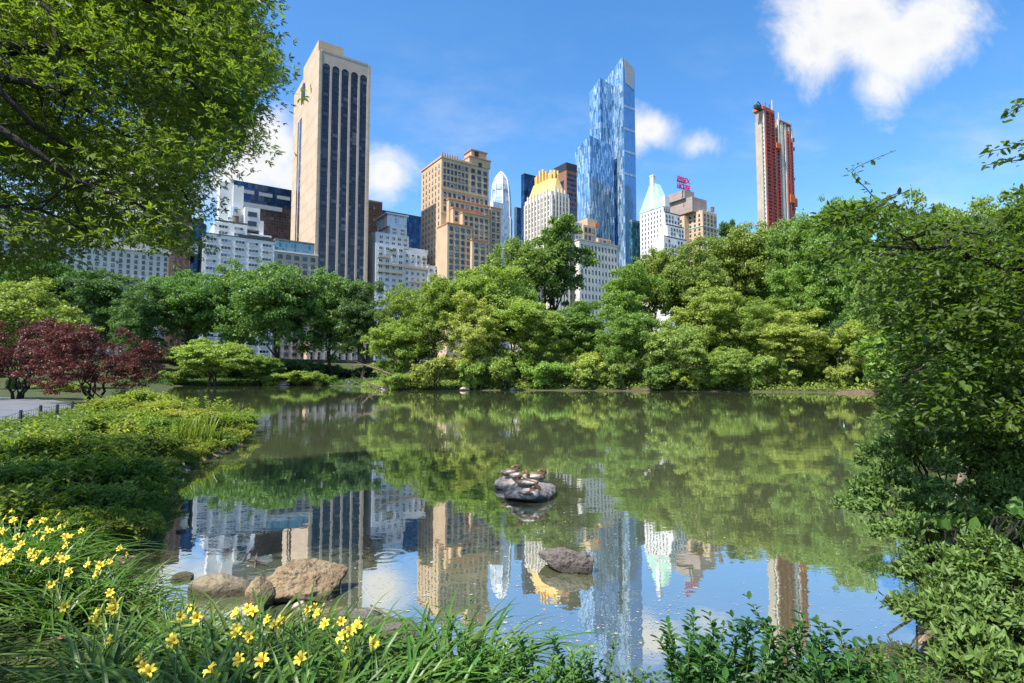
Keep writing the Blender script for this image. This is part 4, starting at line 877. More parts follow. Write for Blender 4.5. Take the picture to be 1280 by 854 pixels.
for px, py, Y, w_, key, c, lab in ((900, 330, 158, 110, 'roundB', MID, 'dim tree filling the back row under the thin blue-green top'), (955, 320, 165, 110, 'roundA', OLIVE, 'dim tree at the back of the bank left under the unfinished tower'), (1015, 330, 150, 110, 'roundB', OLIVE, 'dim tree at the back of the bank right under the unfinished tower'),
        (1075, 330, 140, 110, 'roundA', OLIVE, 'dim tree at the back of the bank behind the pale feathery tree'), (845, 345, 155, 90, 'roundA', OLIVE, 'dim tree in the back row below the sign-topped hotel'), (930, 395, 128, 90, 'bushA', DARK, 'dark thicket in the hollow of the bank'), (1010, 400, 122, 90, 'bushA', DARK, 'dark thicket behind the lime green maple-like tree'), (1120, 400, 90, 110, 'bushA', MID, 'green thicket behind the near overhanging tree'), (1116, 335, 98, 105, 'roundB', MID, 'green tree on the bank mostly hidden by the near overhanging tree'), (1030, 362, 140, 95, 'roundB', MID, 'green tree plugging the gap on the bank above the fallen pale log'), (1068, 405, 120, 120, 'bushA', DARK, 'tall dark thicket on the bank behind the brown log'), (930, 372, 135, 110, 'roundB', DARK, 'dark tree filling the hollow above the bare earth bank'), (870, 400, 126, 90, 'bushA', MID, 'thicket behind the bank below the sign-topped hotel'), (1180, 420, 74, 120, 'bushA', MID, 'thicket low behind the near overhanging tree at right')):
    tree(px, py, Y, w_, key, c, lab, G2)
tree(1190, 365, 54, 230, 'bushA', MID, 'wide green thicket filling in behind the near overhanging tree', None, 'thicket', 'shrub'); tree(1300, 372, 46, 230, 'bushA', OLIVE, 'olive thicket at the right edge behind the overhanging twigs', None, 'thicket', 'shrub')
# bushes at the far waterline
def wbush(px, Y, wpx, hpx, key, colr, label): 
    P = at(px, 485, Y); z = max(tz(P[0], Y), 0.); plant_at('waterside_bush', key, P[0], Y, z, wpx / FPX * Y, hpx / FPX * Y, colr, label, 'bush', G3, part='foliage')
for a in [(222, 168, 60, 20, 'bushB', MID, 'low bush at the water left of the pale spreading tree'), (345, 172, 55, 18, 'bushB', LIME, 'yellow-green low bush left of the stout far trunk'),
          (385, 172, 60, 22, 'bushA', BRIGHT, 'leafy low bush just right of the stout far trunk'), (404, 171, 40, 16, 'bushB', MID, 'low bush left of the person in blue'), (372, 186, 70, 30, 'bushB', DEEP, 'dark undergrowth bush behind the stout far trunk'),
          (500, 114.5, 60, 24, 'bushB', BRIGHT, 'sprawling bush right of the fallen branch'), (545, 113, 75, 46, 'bushA', LIME, 'light mounded bush at the water below the feathery willow-like tree'), (588, 113, 66, 40, 'bushB', BRIGHT, 'bright bush behind the pale far rock'),
          (632, 113.5, 66, 46, 'bushA', BRIGHT, 'waterside bush right of the pale far rock'), (680, 113.5, 72, 36, 'bushB', BRIGHT, 'low bush at the water below the golden-crowned tower'), (722, 113, 70, 52, 'bushA', LIME, 'yellowish bush at the water below the cream apartment block'),
          (765, 110.5, 66, 36, 'bushB', OLIVE, 'olive bush at the water below the blue skyscraper'), (812, 108, 74, 44, 'bushA', MID, 'hanging bush at the water below the green-roofed tower'), (858, 106.5, 66, 30, 'bushB', LIME, 'light bush at the water below the sign-topped hotel'),
          (900, 105.5, 64, 36, 'bushA', BRIGHT, 'leafy bush at the water left of the brown earth bank'), (945, 103.5, 66, 46, 'bushB', BRIGHT, 'bright bush overhanging the water below the unfinished tower'), (985, 103, 50, 24, 'bushB', LIME, 'small pale bush left of the white far rocks'),
          (1052, 99, 60, 30, 'bushB', LIME, 'light bush above the brown log'), (1095, 96, 70, 40, 'bushA', LIME, 'light bush right of the brown log'), (1020, 106, 50, 22, 'bushB', BRIGHT, 'low bush behind the fallen pale log'), (484, 122, 50, 40, 'bushA', BRIGHT, 'bush behind the arching fallen branch')]: wbush(*a)
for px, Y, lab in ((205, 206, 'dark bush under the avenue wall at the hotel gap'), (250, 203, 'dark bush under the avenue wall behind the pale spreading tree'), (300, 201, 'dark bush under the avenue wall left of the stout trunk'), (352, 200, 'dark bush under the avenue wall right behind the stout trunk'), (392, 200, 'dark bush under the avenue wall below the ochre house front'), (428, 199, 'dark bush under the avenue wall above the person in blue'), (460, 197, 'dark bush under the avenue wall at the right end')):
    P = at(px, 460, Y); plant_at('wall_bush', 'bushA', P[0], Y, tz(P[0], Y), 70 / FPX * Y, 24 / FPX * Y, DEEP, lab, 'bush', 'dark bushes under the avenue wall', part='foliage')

# red maples, the shrubs under them
G = 'red maples by the path'
for px, py, Y, wpx, lab in ((28, 392, 43, 165, 'dark red maple at the left edge, the farther of the two'), (122, 402, 38, 170, 'spreading dark red maple on thin stems beside the path bend')):
    P = at(px, py, Y); z = tz(P[0], Y); plant_at('red_maple', 'redmaple', P[0], Y, z, wpx / FPX * Y, P[2] - z, (.105, .036, .028), lab, 'tree', G)

# ------------------------------------------------------------------ left bank planting
variant('mound', 2.4, 1.25, -.25, 110, .26, 11000, .11, .7, .6, .35, .25, .02, 6, 4, asp=.42, shape='ovate')
variant('moundB', 2.8, 1.1, -.25, 120, .26, 11000, .13, .65, .6, .35, .35, .02, 6, 4, asp=.36, shape='ovate')
variant('fern', 2.4, .9, -.2, 110, .22, 10000, .10, .5, .8, .4, .3, .02, 4, 4, asp=.34, shape='ovate')
G = 'leafy mounds on the left bank'
def mound(px, py, hh, w, key, colr, label, name='leafy_shrub'):
    P = hit(px, py, hh * .5); x, y = P[0], P[1]
    plant_at(name, key, x, y, max(tz(x, y), 0.), w * .78, hh * (.72 if y < 33 else 1.), colr, label, 'shrub', G, part='foliage')
LB = (.150, .225, .038); LB2 = (.215, .285, .044); LB3 = (.28, .33, .056)
for a in [(290, 520, 1.1, 3.6, 'fern', LB2, 'bright mound at the tip of the left bank'), (262, 524, 1.15, 3.4, 'moundB', LB2, 'bushy mound just behind the tip of the left bank'), (232, 518, 1.1, 3.6, 'mound', LB3, 'light mound standing in from the bank tip'),
          (205, 506, 1.2, 4.5, 'fern', LB3, 'pale ferny mound behind the bank tip'), (175, 500, 1.2, 4.5, 'moundB', LB3, 'pale leafy mound below the red maple'), (140, 503, 1.1, 4, 'mound', LB2, 'leafy mound between path bend and red maple'),
          (200, 530, 1.0, 3.2, 'mound', LB, 'green mound at the water inside the bank bend'), (165, 520, 1.1, 3.2, 'fern', LB2, 'ferny mound right of the last fence post'), (125, 525, 1.0, 3., 'mound', LB, 'rounded mound in front of the last fence post'),
          (180, 552, .95, 2.6, 'moundB', LB, 'dark mound overhanging the water, upper of two'), (130, 552, .9, 2.6, 'mound', LB2, 'mid bank mound below the path'), (80, 548, .85, 2.5, 'mound', LB, 'mound in front of the middle fence posts'), (30, 555, .85, 2.4, 'moundB', LB, 'mound at left edge below the fence'),
          (150, 585, .95, 2.3, 'mound', LB, 'large dark mound overhanging the water, lower of two'), (100, 585, .9, 2.2, 'moundB', LB, 'dark leafy mound above the pale seedlings'), (45, 590, .85, 2.1, 'mound', LB, 'dark mound at the left edge above the yellow lilies'),
          (120, 620, .85, 1.8, 'mound', LB, 'mound with pointed leaves near the shallow water'), (65, 622, .8, 1.8, 'moundB', LB2, 'pointed leafed mound behind the farthest lilies'), (10, 622, .8, 1.7, 'mound', LB, 'pointed leafed mound at the left edge behind lilies'), (130, 650, .7, 1.3, 'moundB', LB2, 'low shrub by the shallow shore beside the lilies'), (85, 648, .7, 1.3, 'mound', LB2, 'low pointed leafed shrub among the farthest lilies'), (165, 610, .8, 1.5, 'moundB', LB, 'shrub drooping over the shallow water edge')]: mound(*a)
for px, py, hh, w, key, c, lab in [(60, 482, 1.3, 5, 'fern', LIME, 'sunlit yellow-green hedge plant beyond the path, middle'), (20, 480, 1.4, 5, 'moundB', MID, 'green shrub beyond the path at the left edge'), (92, 484, 1.2, 4.5, 'fern', LIME, 'sunlit yellow-green plant at the foot of the red maple stems'), (0, 468, 1.6, 4.5, 'mound', BRIGHT, 'taller shrub at the left edge beneath the red maple')]:
    mound(px, py, hh, w, key, c, lab)
SH = np.array([(-5.9, 8.9), (-6.7, 10.4), (-7.4, 11.8), (-8.3, 13.4), (-9.1, 14.9), (-9.9, 17), (-10.4, 19), (-10.7, 21), (-11.3, 23), (-12.2, 25.2), (-13.2, 27.6)])
for (x, y), lab in zip(SH, ('nearest the shallow flat stone', 'second from the shallow flat stone', 'third along the shaded shore', 'fourth along the shaded shore', 'at the dark inner bend of the shore', 'just past the dark inner bend', 'left of the reed clumps', 'under the reed clumps', 'right of the reed clumps', 'short of the bank tip', 'at the very tip of the bank')):
    plant_at('leafy_shrub', ('mound', 'moundB')[int(y * 3) % 2], x - .3, y + .1, .03, 1.15 + y * .03, .5 + y * .006, (LB, LB2, LB3)[int(y * 7) % 3], 'low leafy shrub drooping over the left waterline, ' + lab, 'shrub', G, part='foliage')

def cover(name, label, n, xr, yr, cond, L, colr, hmax, mat='leaf', asp=.45):
    x = rng.uniform(*xr, n); y = yr[0] + (yr[1] - yr[0]) * rng.random(n) ** 1.4; s = shore(x, y); k = cond(x, y, s); x, y = x[k], y[k]
    P = np.stack([x, y, terrain(x, y) + hmax * rng.random(len(x)) ** 1.5 + .01], 1)
    V, F = leaves(P, np.array([0, 0, 1.]) + rng.normal(size=(len(x), 3)) * .5, L * (1 + np.minimum(P[:, 1], 40) * .02), asp, 'ovate')
    o = link(name, npmesh(name, V, F, M[mat])); o.color = (*colr, 1); return tag(o, label, 'ground cover', kind='stuff')
def off_path(x, y):
    xi = np.interp(y, inner[:, 1], inner[:, 0]); xo = np.interp(y, outer[:, 1], outer[:, 0]); return (x > xi + .3) | (x < xo - .3)
cover('ground_cover', 'low green leaves carpeting the left bank', 75000, (-24, -3), (5.5, 46), lambda x, y, s: (s > .05) & off_path(x, y), .10, LB, .30)
cover('ground_cover', 'low leaf litter and greenery on the near bank', 16000, (-5.5, 4.5), (2.0, 7), lambda x, y, s: s > .02, .05, (.06, .08, .025), .06)
cover('ground_cover', 'undergrowth on the wooded far bank', 60000, (-40, 75), (90, 150), lambda x, y, s: s > .2, .26, BRIGHT, .9)
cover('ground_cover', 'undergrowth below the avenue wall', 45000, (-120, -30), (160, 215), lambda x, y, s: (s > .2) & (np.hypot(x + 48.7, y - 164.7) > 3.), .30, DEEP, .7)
cover('ground_cover', 'undergrowth at the right bank', 20000, (5, 60), (5, 92), lambda x, y, s: (s > .05), .14, MID, .5)

def shoots(n, W, D, H, leaf, nl, seed):
    """upright leafy shoots"""
    g = np.random.default_rng(seed); P, Nn, T = [], [], []; mb = MB()
    for i in range(n):
        a, b_ = g.uniform(-W / 2, W / 2), g.uniform(-D / 2, D / 2); h = H * g.uniform(.5, 1.1); ln = g.normal(size=2) * .16 * h
        pts = [(a + ln[0] * t ** 2, b_ + ln[1] * t ** 2, h * t) for t in np.linspace(0, 1, 6)]; mb.tube(pts, [.006, .005, .0045, .004, .003, .0015], 4)
        for j in range(nl):
            t = .25 + .75 * (j + g.random()) / nl; q = 2.4 * j; d = np.array([math.cos(q), math.sin(q), .5])
            P.append([a + ln[0] * t ** 2, b_ + ln[1] * t ** 2, h * t]); T.append(d); Nn.append(np.array([-d[0] * .6, -d[1] * .6, 1]))
    V, F = leaves(np.array(P), np.array(Nn), leaf, .42, 'ovate', np.array(T)); return V, F, mb
# taller weeds breaking the outline of the bank
def weed_variant(n, W_, H_, leaf, nl, seed):
    V, F, mb = shoots(n, W_, W_, H_, leaf, nl, seed); return npmesh('weed_foliage', V, F, M['leaf']), mb.mesh('weed_stems', M['stalk'], True)
# iris-like upright leaves at the bank tip
def blades(n, L, w, spread, lean, seg=5, up=1.):
    V, F = [], []
    for i in range(n):
        a = rng.uniform(0, 6.28); l = L * rng.uniform(.6, 1.15); d = np.array([math.cos(a), math.sin(a), 0]); side = np.array([-d[1], d[0], 0]); le = lean * rng.uniform(.4, 1.3)
        b0 = d * spread * rng.random() + np.array([rng.normal(), rng.normal(), 0]) * spread * .4; n0 = len(V)
        for k in range(seg + 1):
            t = k / seg; p = b0 + d * l * le * t ** 1.6 + np.array([0, 0, l * up * (t - .62 * le * t ** 2.6)])
            ww = w * (1 - t ** 2.2) * .5 + .0008; V += [p - side * ww, p + np.array([0, 0, -ww * .5]), p + side * ww]
        for k in range(seg):
            q = n0 + k * 3; F += [(q, q + 1, q + 4, q + 3), (q + 1, q + 2, q + 5, q + 4)]
    return np.array(V), np.array(F)
REED = npmesh('reed_leaves', *blades(130, 1.1, .035, .8, .35), M['blade'])
for px, py, lab in ((245, 540, 'clump of upright reed leaves at the water inside the bank tip'), (222, 545, 'clump of reed leaves left of another, at the shaded water edge'), (178, 490, 'tall reed clump at the water beside the red maple')):
    P = hit(px, py, .3); r = empty('reed_clump', (P[0], P[1], max(tz(P[0], P[1]), -.05)), rng.uniform(0, 6), lab, 'reeds', 'reed clumps by the left water'); o = link('leaves', REED, r); o.color = (*LB2, 1)

WV = [weed_variant(16, .9, .85, .13, 15, 21), weed_variant(12, .7, .75, .17, 11, 22), weed_variant(22, 1.1, .6, .10, 14, 23)]
for i, (px, py, k, sc_, c, lab) in enumerate([(175, 618, 1, .8, LB2, 'pointed leafed weeds just above the flat stone in the shallows'), (140, 628, 0, .85, LB3, 'sunlit weeds behind the low shrub by the shallow shore'), (95, 632, 1, .9, LB2, 'tall pointed weeds behind the farthest lilies'), (50, 628, 1, .9, LB3, 'pale pointed weeds at the left behind the farthest lilies'), (12, 640, 0, .9, LB2, 'weeds at the left edge behind the lilies'),
        (160, 655, 2, .8, LB2, 'short weeds between lilies and shallow water'), (118, 600, 0, 1., LB2, 'weeds rising from the dark leafy mound'), (60, 600, 2, 1.1, LB2, 'weeds on the left bank above the pale pointed weeds'), (20, 590, 0, 1., LB, 'dark weeds at the left edge of the mid bank'), (165, 575, 0, 1.1, LB3, 'sunlit weeds over the shaded shore'), (105, 565, 2, 1.2, LB2, 'weeds on the mid bank below the fence'),
        (150, 545, 0, 1.2, LB3, 'light weeds below the last fence post'), (195, 548, 2, 1.2, LB2, 'weeds beside the dark inner bend of the shore'), (60, 560, 0, 1.1, LB3, 'light weeds in front of the fence'), (190, 520, 0, 1.5, LB3, 'light weeds rising between bank tip and red maple'), (225, 512, 2, 1.6, LB3, 'pale weeds short of the bank tip'), (270, 516, 0, 1.5, LB2, 'weeds near the bank tip'), (300, 520, 2, 1.4, LB3, 'pale weeds at the tip of the bank'), (130, 515, 2, 1.6, LB2, 'weeds right of the fence end'), (160, 500, 0, 1.7, LB3, 'tall pale weeds below the red maple')]):
    P = hit(px, py, .3); r = empty('weed', (P[0], P[1], max(tz(P[0], P[1]), 0) - .02), rng.uniform(0, 6), lab, 'weeds', 'weeds on the left bank'); r.scale = (sc_,) * 3
    o = link('foliage', WV[k][0], r); o.color = (*c, 1); link('stems', WV[k][1], r)

# ------------------------------------------------------------------ daylilies
LILY = [npmesh('daylily_leaves', *blades(42, .84, .034, .16, 1.2, 7), M['blade']) for _ in range(4)]
M['lily'] = pmat('yellow petal', (.86, .64, .05), .55, .06, 30., .05); M['stamen'] = pmat('orange throat', (.75, .36, .03), .6)
M['bud'] = pmat('green yellow bud', (.36, .40, .06), .6)
def flower_mesh(seed):
    g = np.random.default_rng(seed); mb = MB()
    for k in range(6):
        a = k * math.pi / 3 + g.normal() * .08; w = .0125 if k % 2 else .0185; c, s_ = math.cos(a), math.sin(a); rows = []
        for r, z, ww in ((.004, 0, .005), (.014, .032, .5 * w), (.034, .055, w), (.052, .056 + g.normal() * .004, .8 * w), (.064, .044 + g.normal() * .006, .08 * w)):
            q = g.normal() * .002; rows.append([(r * c - s_ * e * ww, r * s_ + c * e * ww, z + (.004 if e else 0) + q) for e in (-1, 0, 1)])
        V = [p for r in rows for p in r]; mb.add(V, [(i * 3 + j, i * 3 + j + 1, i * 3 + j + 4, i * 3 + j + 3) for i in range(4) for j in (0, 1)], 0)
    for k in range(6):
        a = k * 1.047 + .5; mb.tube([(0, 0, .01), (.006 * math.cos(a), .006 * math.sin(a), .04), (.014 * math.cos(a), .014 * math.sin(a), .06)], [.0014, .001, .0016], 4, 1)
    return mb.mesh('open_flower', [M['lily'], M['stamen']], True)
FL = [flower_mesh(i) for i in range(4)]
bmb = MB(); bmb.tube([(0, 0, 0), (0, 0, .015), (.002, 0, .04), (.004, 0, .058), (.005, 0, .066)], [.003, .006, .0085, .006, .0015], 7); BUD = bmb.mesh('bud', M['bud'], True)
GL = 'daylilies on the near left bank'
def stalk_to(root, P, ybase):
    """a flower stalk from the clump's base to the flower at P (world)"""
    o = np.array(root.location); h = P - o; mb = MB(); k = 5
    pts = [np.array([h[0] * t ** 1.3, h[1] * t ** 1.3, h[2] * t]) for t in np.linspace(0, 1, k + 1)]
    pts[-1] = pts[-1] - unit(np.array([0., 0, 1])) * .01
    mb.tube(pts, [.0055, .005, .0045, .004, .0035, .003], 5)
    st = mb.build('flower_stalk', M['stalk'], root, True)
    f = link('open_flower', FL[rng.integers(4)], st, pts[-1]); sc_ = rng.uniform(.55, .78); f.scale = (sc_,) * 3
    d = Vector((rng.normal() * .5 - .25, -.8 + rng.normal() * .35, .35 + rng.random() * .5)).normalized(); f.rotation_euler = d.to_track_quat('Z', 'Y').to_euler()
    for _ in range(int(rng.integers(2, 4))):
        q = link('bud', BUD, st, pts[-2] + (pts[-1] - pts[-2]) * rng.uniform(.4, 1)); q.rotation_euler = (rng.normal() * .5, rng.normal() * .5 + .3, rng.uniform(0, 6)); q.scale = (rng.uniform(.8, 1.6),) * 3
CLUMPS = [([(5, 690), (8, 704), (16, 696), (3, 668)], 'daylilies crowding the left edge, several yellow flowers touching the frame'), ([(24, 650), (10, 647), (42, 654)], 'farthest daylilies at the left edge with pale yellow flowers'), ([(48, 668), (62, 660), (57, 672)], 'daylily clump with several yellow flowers left of the low pointed leafed shrub'),
          ([(128, 706), (124, 717), (138, 702)], 'daylily clump by the shallow water with flowers turned to the pond'), ([(140, 740), (146, 752)], 'daylily with flowers held high above dark arching leaves'), ([(120, 775), (126, 768)], 'daylily with star-like flowers just above the sparrow'), ([(183, 830), (188, 838), (180, 824)], 'daylily with clustered flowers right of the sparrow in the bottom corner'),
          ([(243, 760), (247, 771), (224, 771)], 'daylily with three flowers in front of the smooth low boulder'), ([(222, 799)], 'daylily with a single drooping orange-yellow flower below the smooth boulder'), ([(298, 792), (314, 795)], 'daylily with open star flowers side by side below the angular boulder'),
          ([(312, 760), (318, 765)], 'daylily flowering against the left foot of the angular boulder'), ([(303, 823), (330, 826)], 'daylily with low flowers near the bottom edge'), ([(345, 780), (338, 775), (356, 775)], 'daylily with three clustered flowers below the angular boulder'), ([(379, 823)], 'daylily with one sideways flower near the bottom middle'),
          ([(395, 757), (388, 762)], 'daylily flowering at the right foot of the angular boulder by the pink stone'), ([(427, 776), (450, 783)], 'daylily with yellow flowers before the dark flat slab'), ([(432, 797), (441, 806), (437, 790)], 'daylily with three flowers left of the pale shore slab'), ([(465, 803)], 'rightmost daylily with one bell flower over the shore slab'), ([(30, 680), (40, 690), (22, 672)], 'daylilies with yellow flowers just right of those crowding the left edge'), ([(92, 672), (86, 682), (103, 664)], 'daylily clump with flowers before the low shrub by the shallow shore'), ([(60, 702), (76, 694)], 'daylily with narrow buds and scattered flowers among sunlit leaves')]
SPARROW_SPOTS = [hit(80, 812), hit(14, 768)]
def clear_of_birds(x, y):
    return all(not (math.hypot(x - q[0] * k, y - q[1] * k) < r) for q, r in zip(SPARROW_SPOTS, (.62, .5)) for k in (1, .9, .8, .7, .6))
for i, (fl, lab) in enumerate(CLUMPS):
    if max(p[0] for p in fl) < 145: fl = fl + [(max(2, fl[0][0] + rng.normal() * 26), fl[0][1] + rng.normal() * 13) for _ in range(4)]
    elif len(fl) == 2: fl = fl + [(fl[0][0] + rng.normal() * 22, fl[0][1] + rng.normal() * 10)]
    Ps = [hit(px, py, .60) for px, py in fl]; c = np.mean(Ps, 0); bx, by = c[0] + .04, c[1] - .10
    if shore(bx, by) < .05: by -= .25
    r = empty('daylily', (bx, by, tz(bx, by) - .01), 0, lab, 'daylily', GL); o = link('leaves', LILY[i % 4], r); o.rotation_euler.z = rng.uniform(0, 6); o.color = (.085, .17, .028, 1)
    for P in Ps: stalk_to(r, P, by)
k = 0
for _ in range(900):
    x, y = rng.uniform(-6.4, -.3), rng.uniform(2.6, 7.6); s = float(shore(x, y))
    if not (.08 < s < 3.6) or not clear_of_birds(x, y) or (x > -1.2 and y > 4.6): continue
    if x < -3.0 and y < 3.6 and rng.random() < .6: continue
    r = empty('daylily', (x, y, tz(x, y) - .01), rng.uniform(0, 6.28), 'daylily without open flowers, arching green leaves only, among the flowering ones', 'daylily', GL)
    r.scale = (rng.uniform(.85, 1.12) * (.72 if s < .7 else 1),) * 3; o = link('leaves', LILY[k % 4], r); o.color = (*[c * rng.uniform(.75, 1.2) for c in (.085, .17, .028)], 1); k += 1
    if k >= 105: break

# ------------------------------------------------------------------ bottom and right shrubs
def place_shoots(px, py, Y, n, W, D, H, leaf, nl, seed, colr, label, mat='leaf'):
    P = at(px, py, Y); V, F, mb = shoots(n, W, D, H, leaf, nl, seed); z = max(tz(P[0], Y), -.02) - .03
    r = empty('shore_shrub', (P[0], Y, z), 0, label, 'shrub', 'shrubs along the near shore'); o = link('foliage', npmesh('foliage', V, F, M[mat]), r); o.color = (*colr, 1); mb.build('stems', M['stalk'], r, True)
place_shoots(650, 800, 3.75, 60, .85, .6, .62, .055, 30, 1, (.085, .20, .035), 'bright upright leafy shoots at the bottom middle', 'leaf')
place_shoots(752, 810, 3.7, 42, .5, .5, .54, .05, 30, 2, (.06, .15, .03), 'shorter leafy shoots right of the tall bright ones')
place_shoots(590, 800, 4.0, 9, .24, .4, .80, .05, 26, 3, (.085, .20, .035), 'thin tall leafy sprig rising over the pale slab')
place_shoots(960, 800, 3.85, 110, 1.2, .8, .62, .075, 26, 4, (.040, .115, .025), 'dark green broad leafy shrub at the bottom right of centre')
place_shoots(885, 815, 3.75, 30, .4, .5, .44, .07, 22, 5, (.045, .125, .028), 'low dark shrub at the left foot of the broad leafy shrub')
place_shoots(1125, 835, 3.9, 22, .5, .5, .42, .06, 18, 6, (.10, .19, .035), 'small light shrub between dark shrub and laurel')
def big_shrub(name, label, lobes, n, leaf, colr, mat='leaf_gloss', asp=.42, squash=.75, cat='shrub', up=.5, dr=0.):
    C = np.array([l[:3] for l in lobes], float); r = np.array([l[3] for l in lobes], float)
    base = np.array([C[:, 0].mean(), C[:, 1].mean() + .2, 0]); base[2] = max(tz(base[0], base[1]), 0)
    # break each big lobe into leafy sprays
    cc, rr = [], []
    for c, q in zip(C, r):
        k = int(11 + 15 * q); d = rdir(k); d[:, 2] = np.abs(d[:, 2]) * 1.1 - .25; cc.append(c + d * q * rng.uniform(.62, 1.0, k)[:, None] * [1, 1, .8]); rr.append(np.full(k, .23 * q ** .5) * rng.uniform(.5, 1.35, k))
    cc, rr = np.concatenate(cc), np.concatenate(rr); P, Nn = lobe_leaves(cc, rr, n, squash, up, .7, dr)
    T = unit(P - C[np.argmin(((P[:, None] - C[None]) ** 2).sum(-1), 1)] + [0, 0, .35]) if n < 90000 else None
    V, F = leaves(P - base, Nn, leaf, asp, 'ovate', T)
    root = empty(name, base, 0, label, cat); o = link('foliage', npmesh('foliage', V, F, M[mat]), root); o.color = (*colr, 1)
    mb = MB()
    for j in rng.choice(len(cc), min(26, len(cc)), replace=False):
        lp = limb_path(np.array([rng.normal() * .1, rng.normal() * .1, -.2]), cc[j] - base, 5, .08, .05); mb.tube(lp, [.035, .03, .024, .018, .012, .006], 5)
    mb.build('stems', M['bark_dark'], root, True); return root
def L_(px, py, Y, r): P = at(px, py, Y); return (P[0], P[1], P[2], r)
LAU = (.105, .180, .042)
big_shrub('laurel_shrub', 'broad glossy laurel leaning over the water at the right, upper mound', [L_(1140, 585, 8.0, .75), (L_(1120, 630, 7.6, .6)), L_(1200, 580, 8.2, .95), L_(1270, 590, 8.2, .95), L_(1180, 650, 7.4, .75), L_(1255, 655, 7.4, .8), L_(1150, 680, 7.0, .5), L_(1330, 620, 8, 1)], 34000, .074, LAU)
big_shrub('laurel_shrub', 'sunlit glossy laurel in the bottom right corner with a few yellowed leaves', [L_(1190, 730, 5.6, .42), L_(1245, 720, 5.8, .5), L_(1180, 775, 5.2, .36), L_(1235, 790, 5.0, .42), L_(1290, 760, 5.2, .5), L_(1215, 835, 4.6, .34), L_(1275, 845, 4.6, .4), L_(1320, 800, 5, .5)], 17000, .070, (.108, .178, .042))
big_shrub('broad_leaved_plant', 'few large broad green leaves between the two laurels', [L_(1195, 668, 6.2, .16), L_(1262, 650, 6.4, .14), L_(1205, 690, 6.2, .12)], 44, .16, (.07, .15, .03), asp=.7)

# ------------------------------------------------------------------ near trees with overhanging crowns
def inpoly(px, py, poly):
    ins = np.zeros(px.shape, bool); q = np.array(poly, float)
    for a, b in zip(q, np.roll(q, -1, 0)):
        ins ^= ((a[1] > py) != (b[1] > py)) & (px < (b[0] - a[0]) * (py - a[1]) / ((b[1] - a[1]) or 1e-9) + a[0])
    return ins
def sprays(C, Tdir, nper, R_, flat, leaf, shape, asp=.55, upn=.8):
    n = len(C) * nper; k = np.repeat(np.arange(len(C)), nper); d = rdir(n) * (rng.random(n) ** .45)[:, None]
    Rk = R_[k] if hasattr(R_, '__len__') else R_
    P = C[k] + d * np.array([1, 1, flat]) * np.asarray(Rk).reshape(-1, 1) + Tdir[k] * (rng.random(n)[:, None] - .4) * np.asarray(Rk).reshape(-1, 1) * 1.2
    r2 = np.linalg.norm(P[:, :2] - C[k][:, :2], axis=1); P[:, 2] -= .35 * r2 ** 1.5 * flat * 2
    Nn = np.array([0, 0, upn]) + rng.normal(size=(n, 3)) * .5
    return leaves(P, Nn, leaf, asp, shape, Tdir[k] * .6 + d)
# big tree at the upper left
POLY = [(-400, -400), (300, -400), (308, 0), (322, 30), (334, 62), (336, 92), (318, 108), (302, 130), (306, 160), (294, 178), (274, 182), (260, 198), (236, 207), (242, 240), (226, 256), (222, 284), (228, 304), (212, 312), (190, 300), (165, 305), (140, 290), (95, 300), (60, 320), (20, 335), (-400, 370)]
cen, rad3 = np.array([-7.2, 9.2, 9.6]), np.array([8.0, 7.5, 5.8])
d = rdir(15000) * (rng.random(15000) ** (1 / 3.))[:, None]; C = cen + d * rad3
px_, py_, dep = proj(C); k = (dep < 2) | (px_ < -60) | (py_ < -90) | (inpoly(px_, py_, POLY) & (dep > 6.6))
thin = np.array([mnoise.noise((p[0] * .45, p[1] * .45, p[2] * .6)) for p in C]); vis = (dep > 2) & (px_ > -60) & (py_ > -90)
k &= ~vis | (thin > -.24) | (rng.random(len(C)) < .2)
k &= ~(vis & (py_ > 200) & (px_ < 200) & (rng.random(len(C)) < .5))
k &= vis | ((C[:, 1] > 6.0) & ~((px_ > 120) & (dep > 2)))
C = C[k]; vis = vis[k]
shade_bough = np.array([-5.7, .7, 6.2]) + rdir(110) * (rng.random(110) ** .4)[:, None] * [2.2, 1.5, .8]      # unseen bough, added out of frame to shade the near bank
C = np.concatenate([C[vis][:1950], C[~vis][:800], shade_bough])
TR0 = np.array([-12.5, 8.0, 0]); TR0[2] = tz(TR0[0], TR0[1])
Td = unit(np.stack([C[:, 0] - TR0[0], C[:, 1] - TR0[1], np.full(len(C), -1.2)], 1))
V, F = sprays(C, Td, 56, .50, .32, .092, 'lobed')
root = empty('overhanging_tree', TR0, 0, 'large green tree whose boughs overhang the upper left of the pond view', 'tree')
o = link('crown', npmesh('crown', V - TR0, F, M['leaf_thin']), root); o.color = (.128, .188, .036, 1)
mb = MB(); t0 = np.zeros(3); fork = np.array([.4, .1, 4.2]); mb.tube([t0 - [0, 0, .5], t0 + [0, 0, .6], fork * .6, fork], [.6, .46, .38, .34], 12)
def LP(*pts): return [at(*p) - TR0 for p in pts]
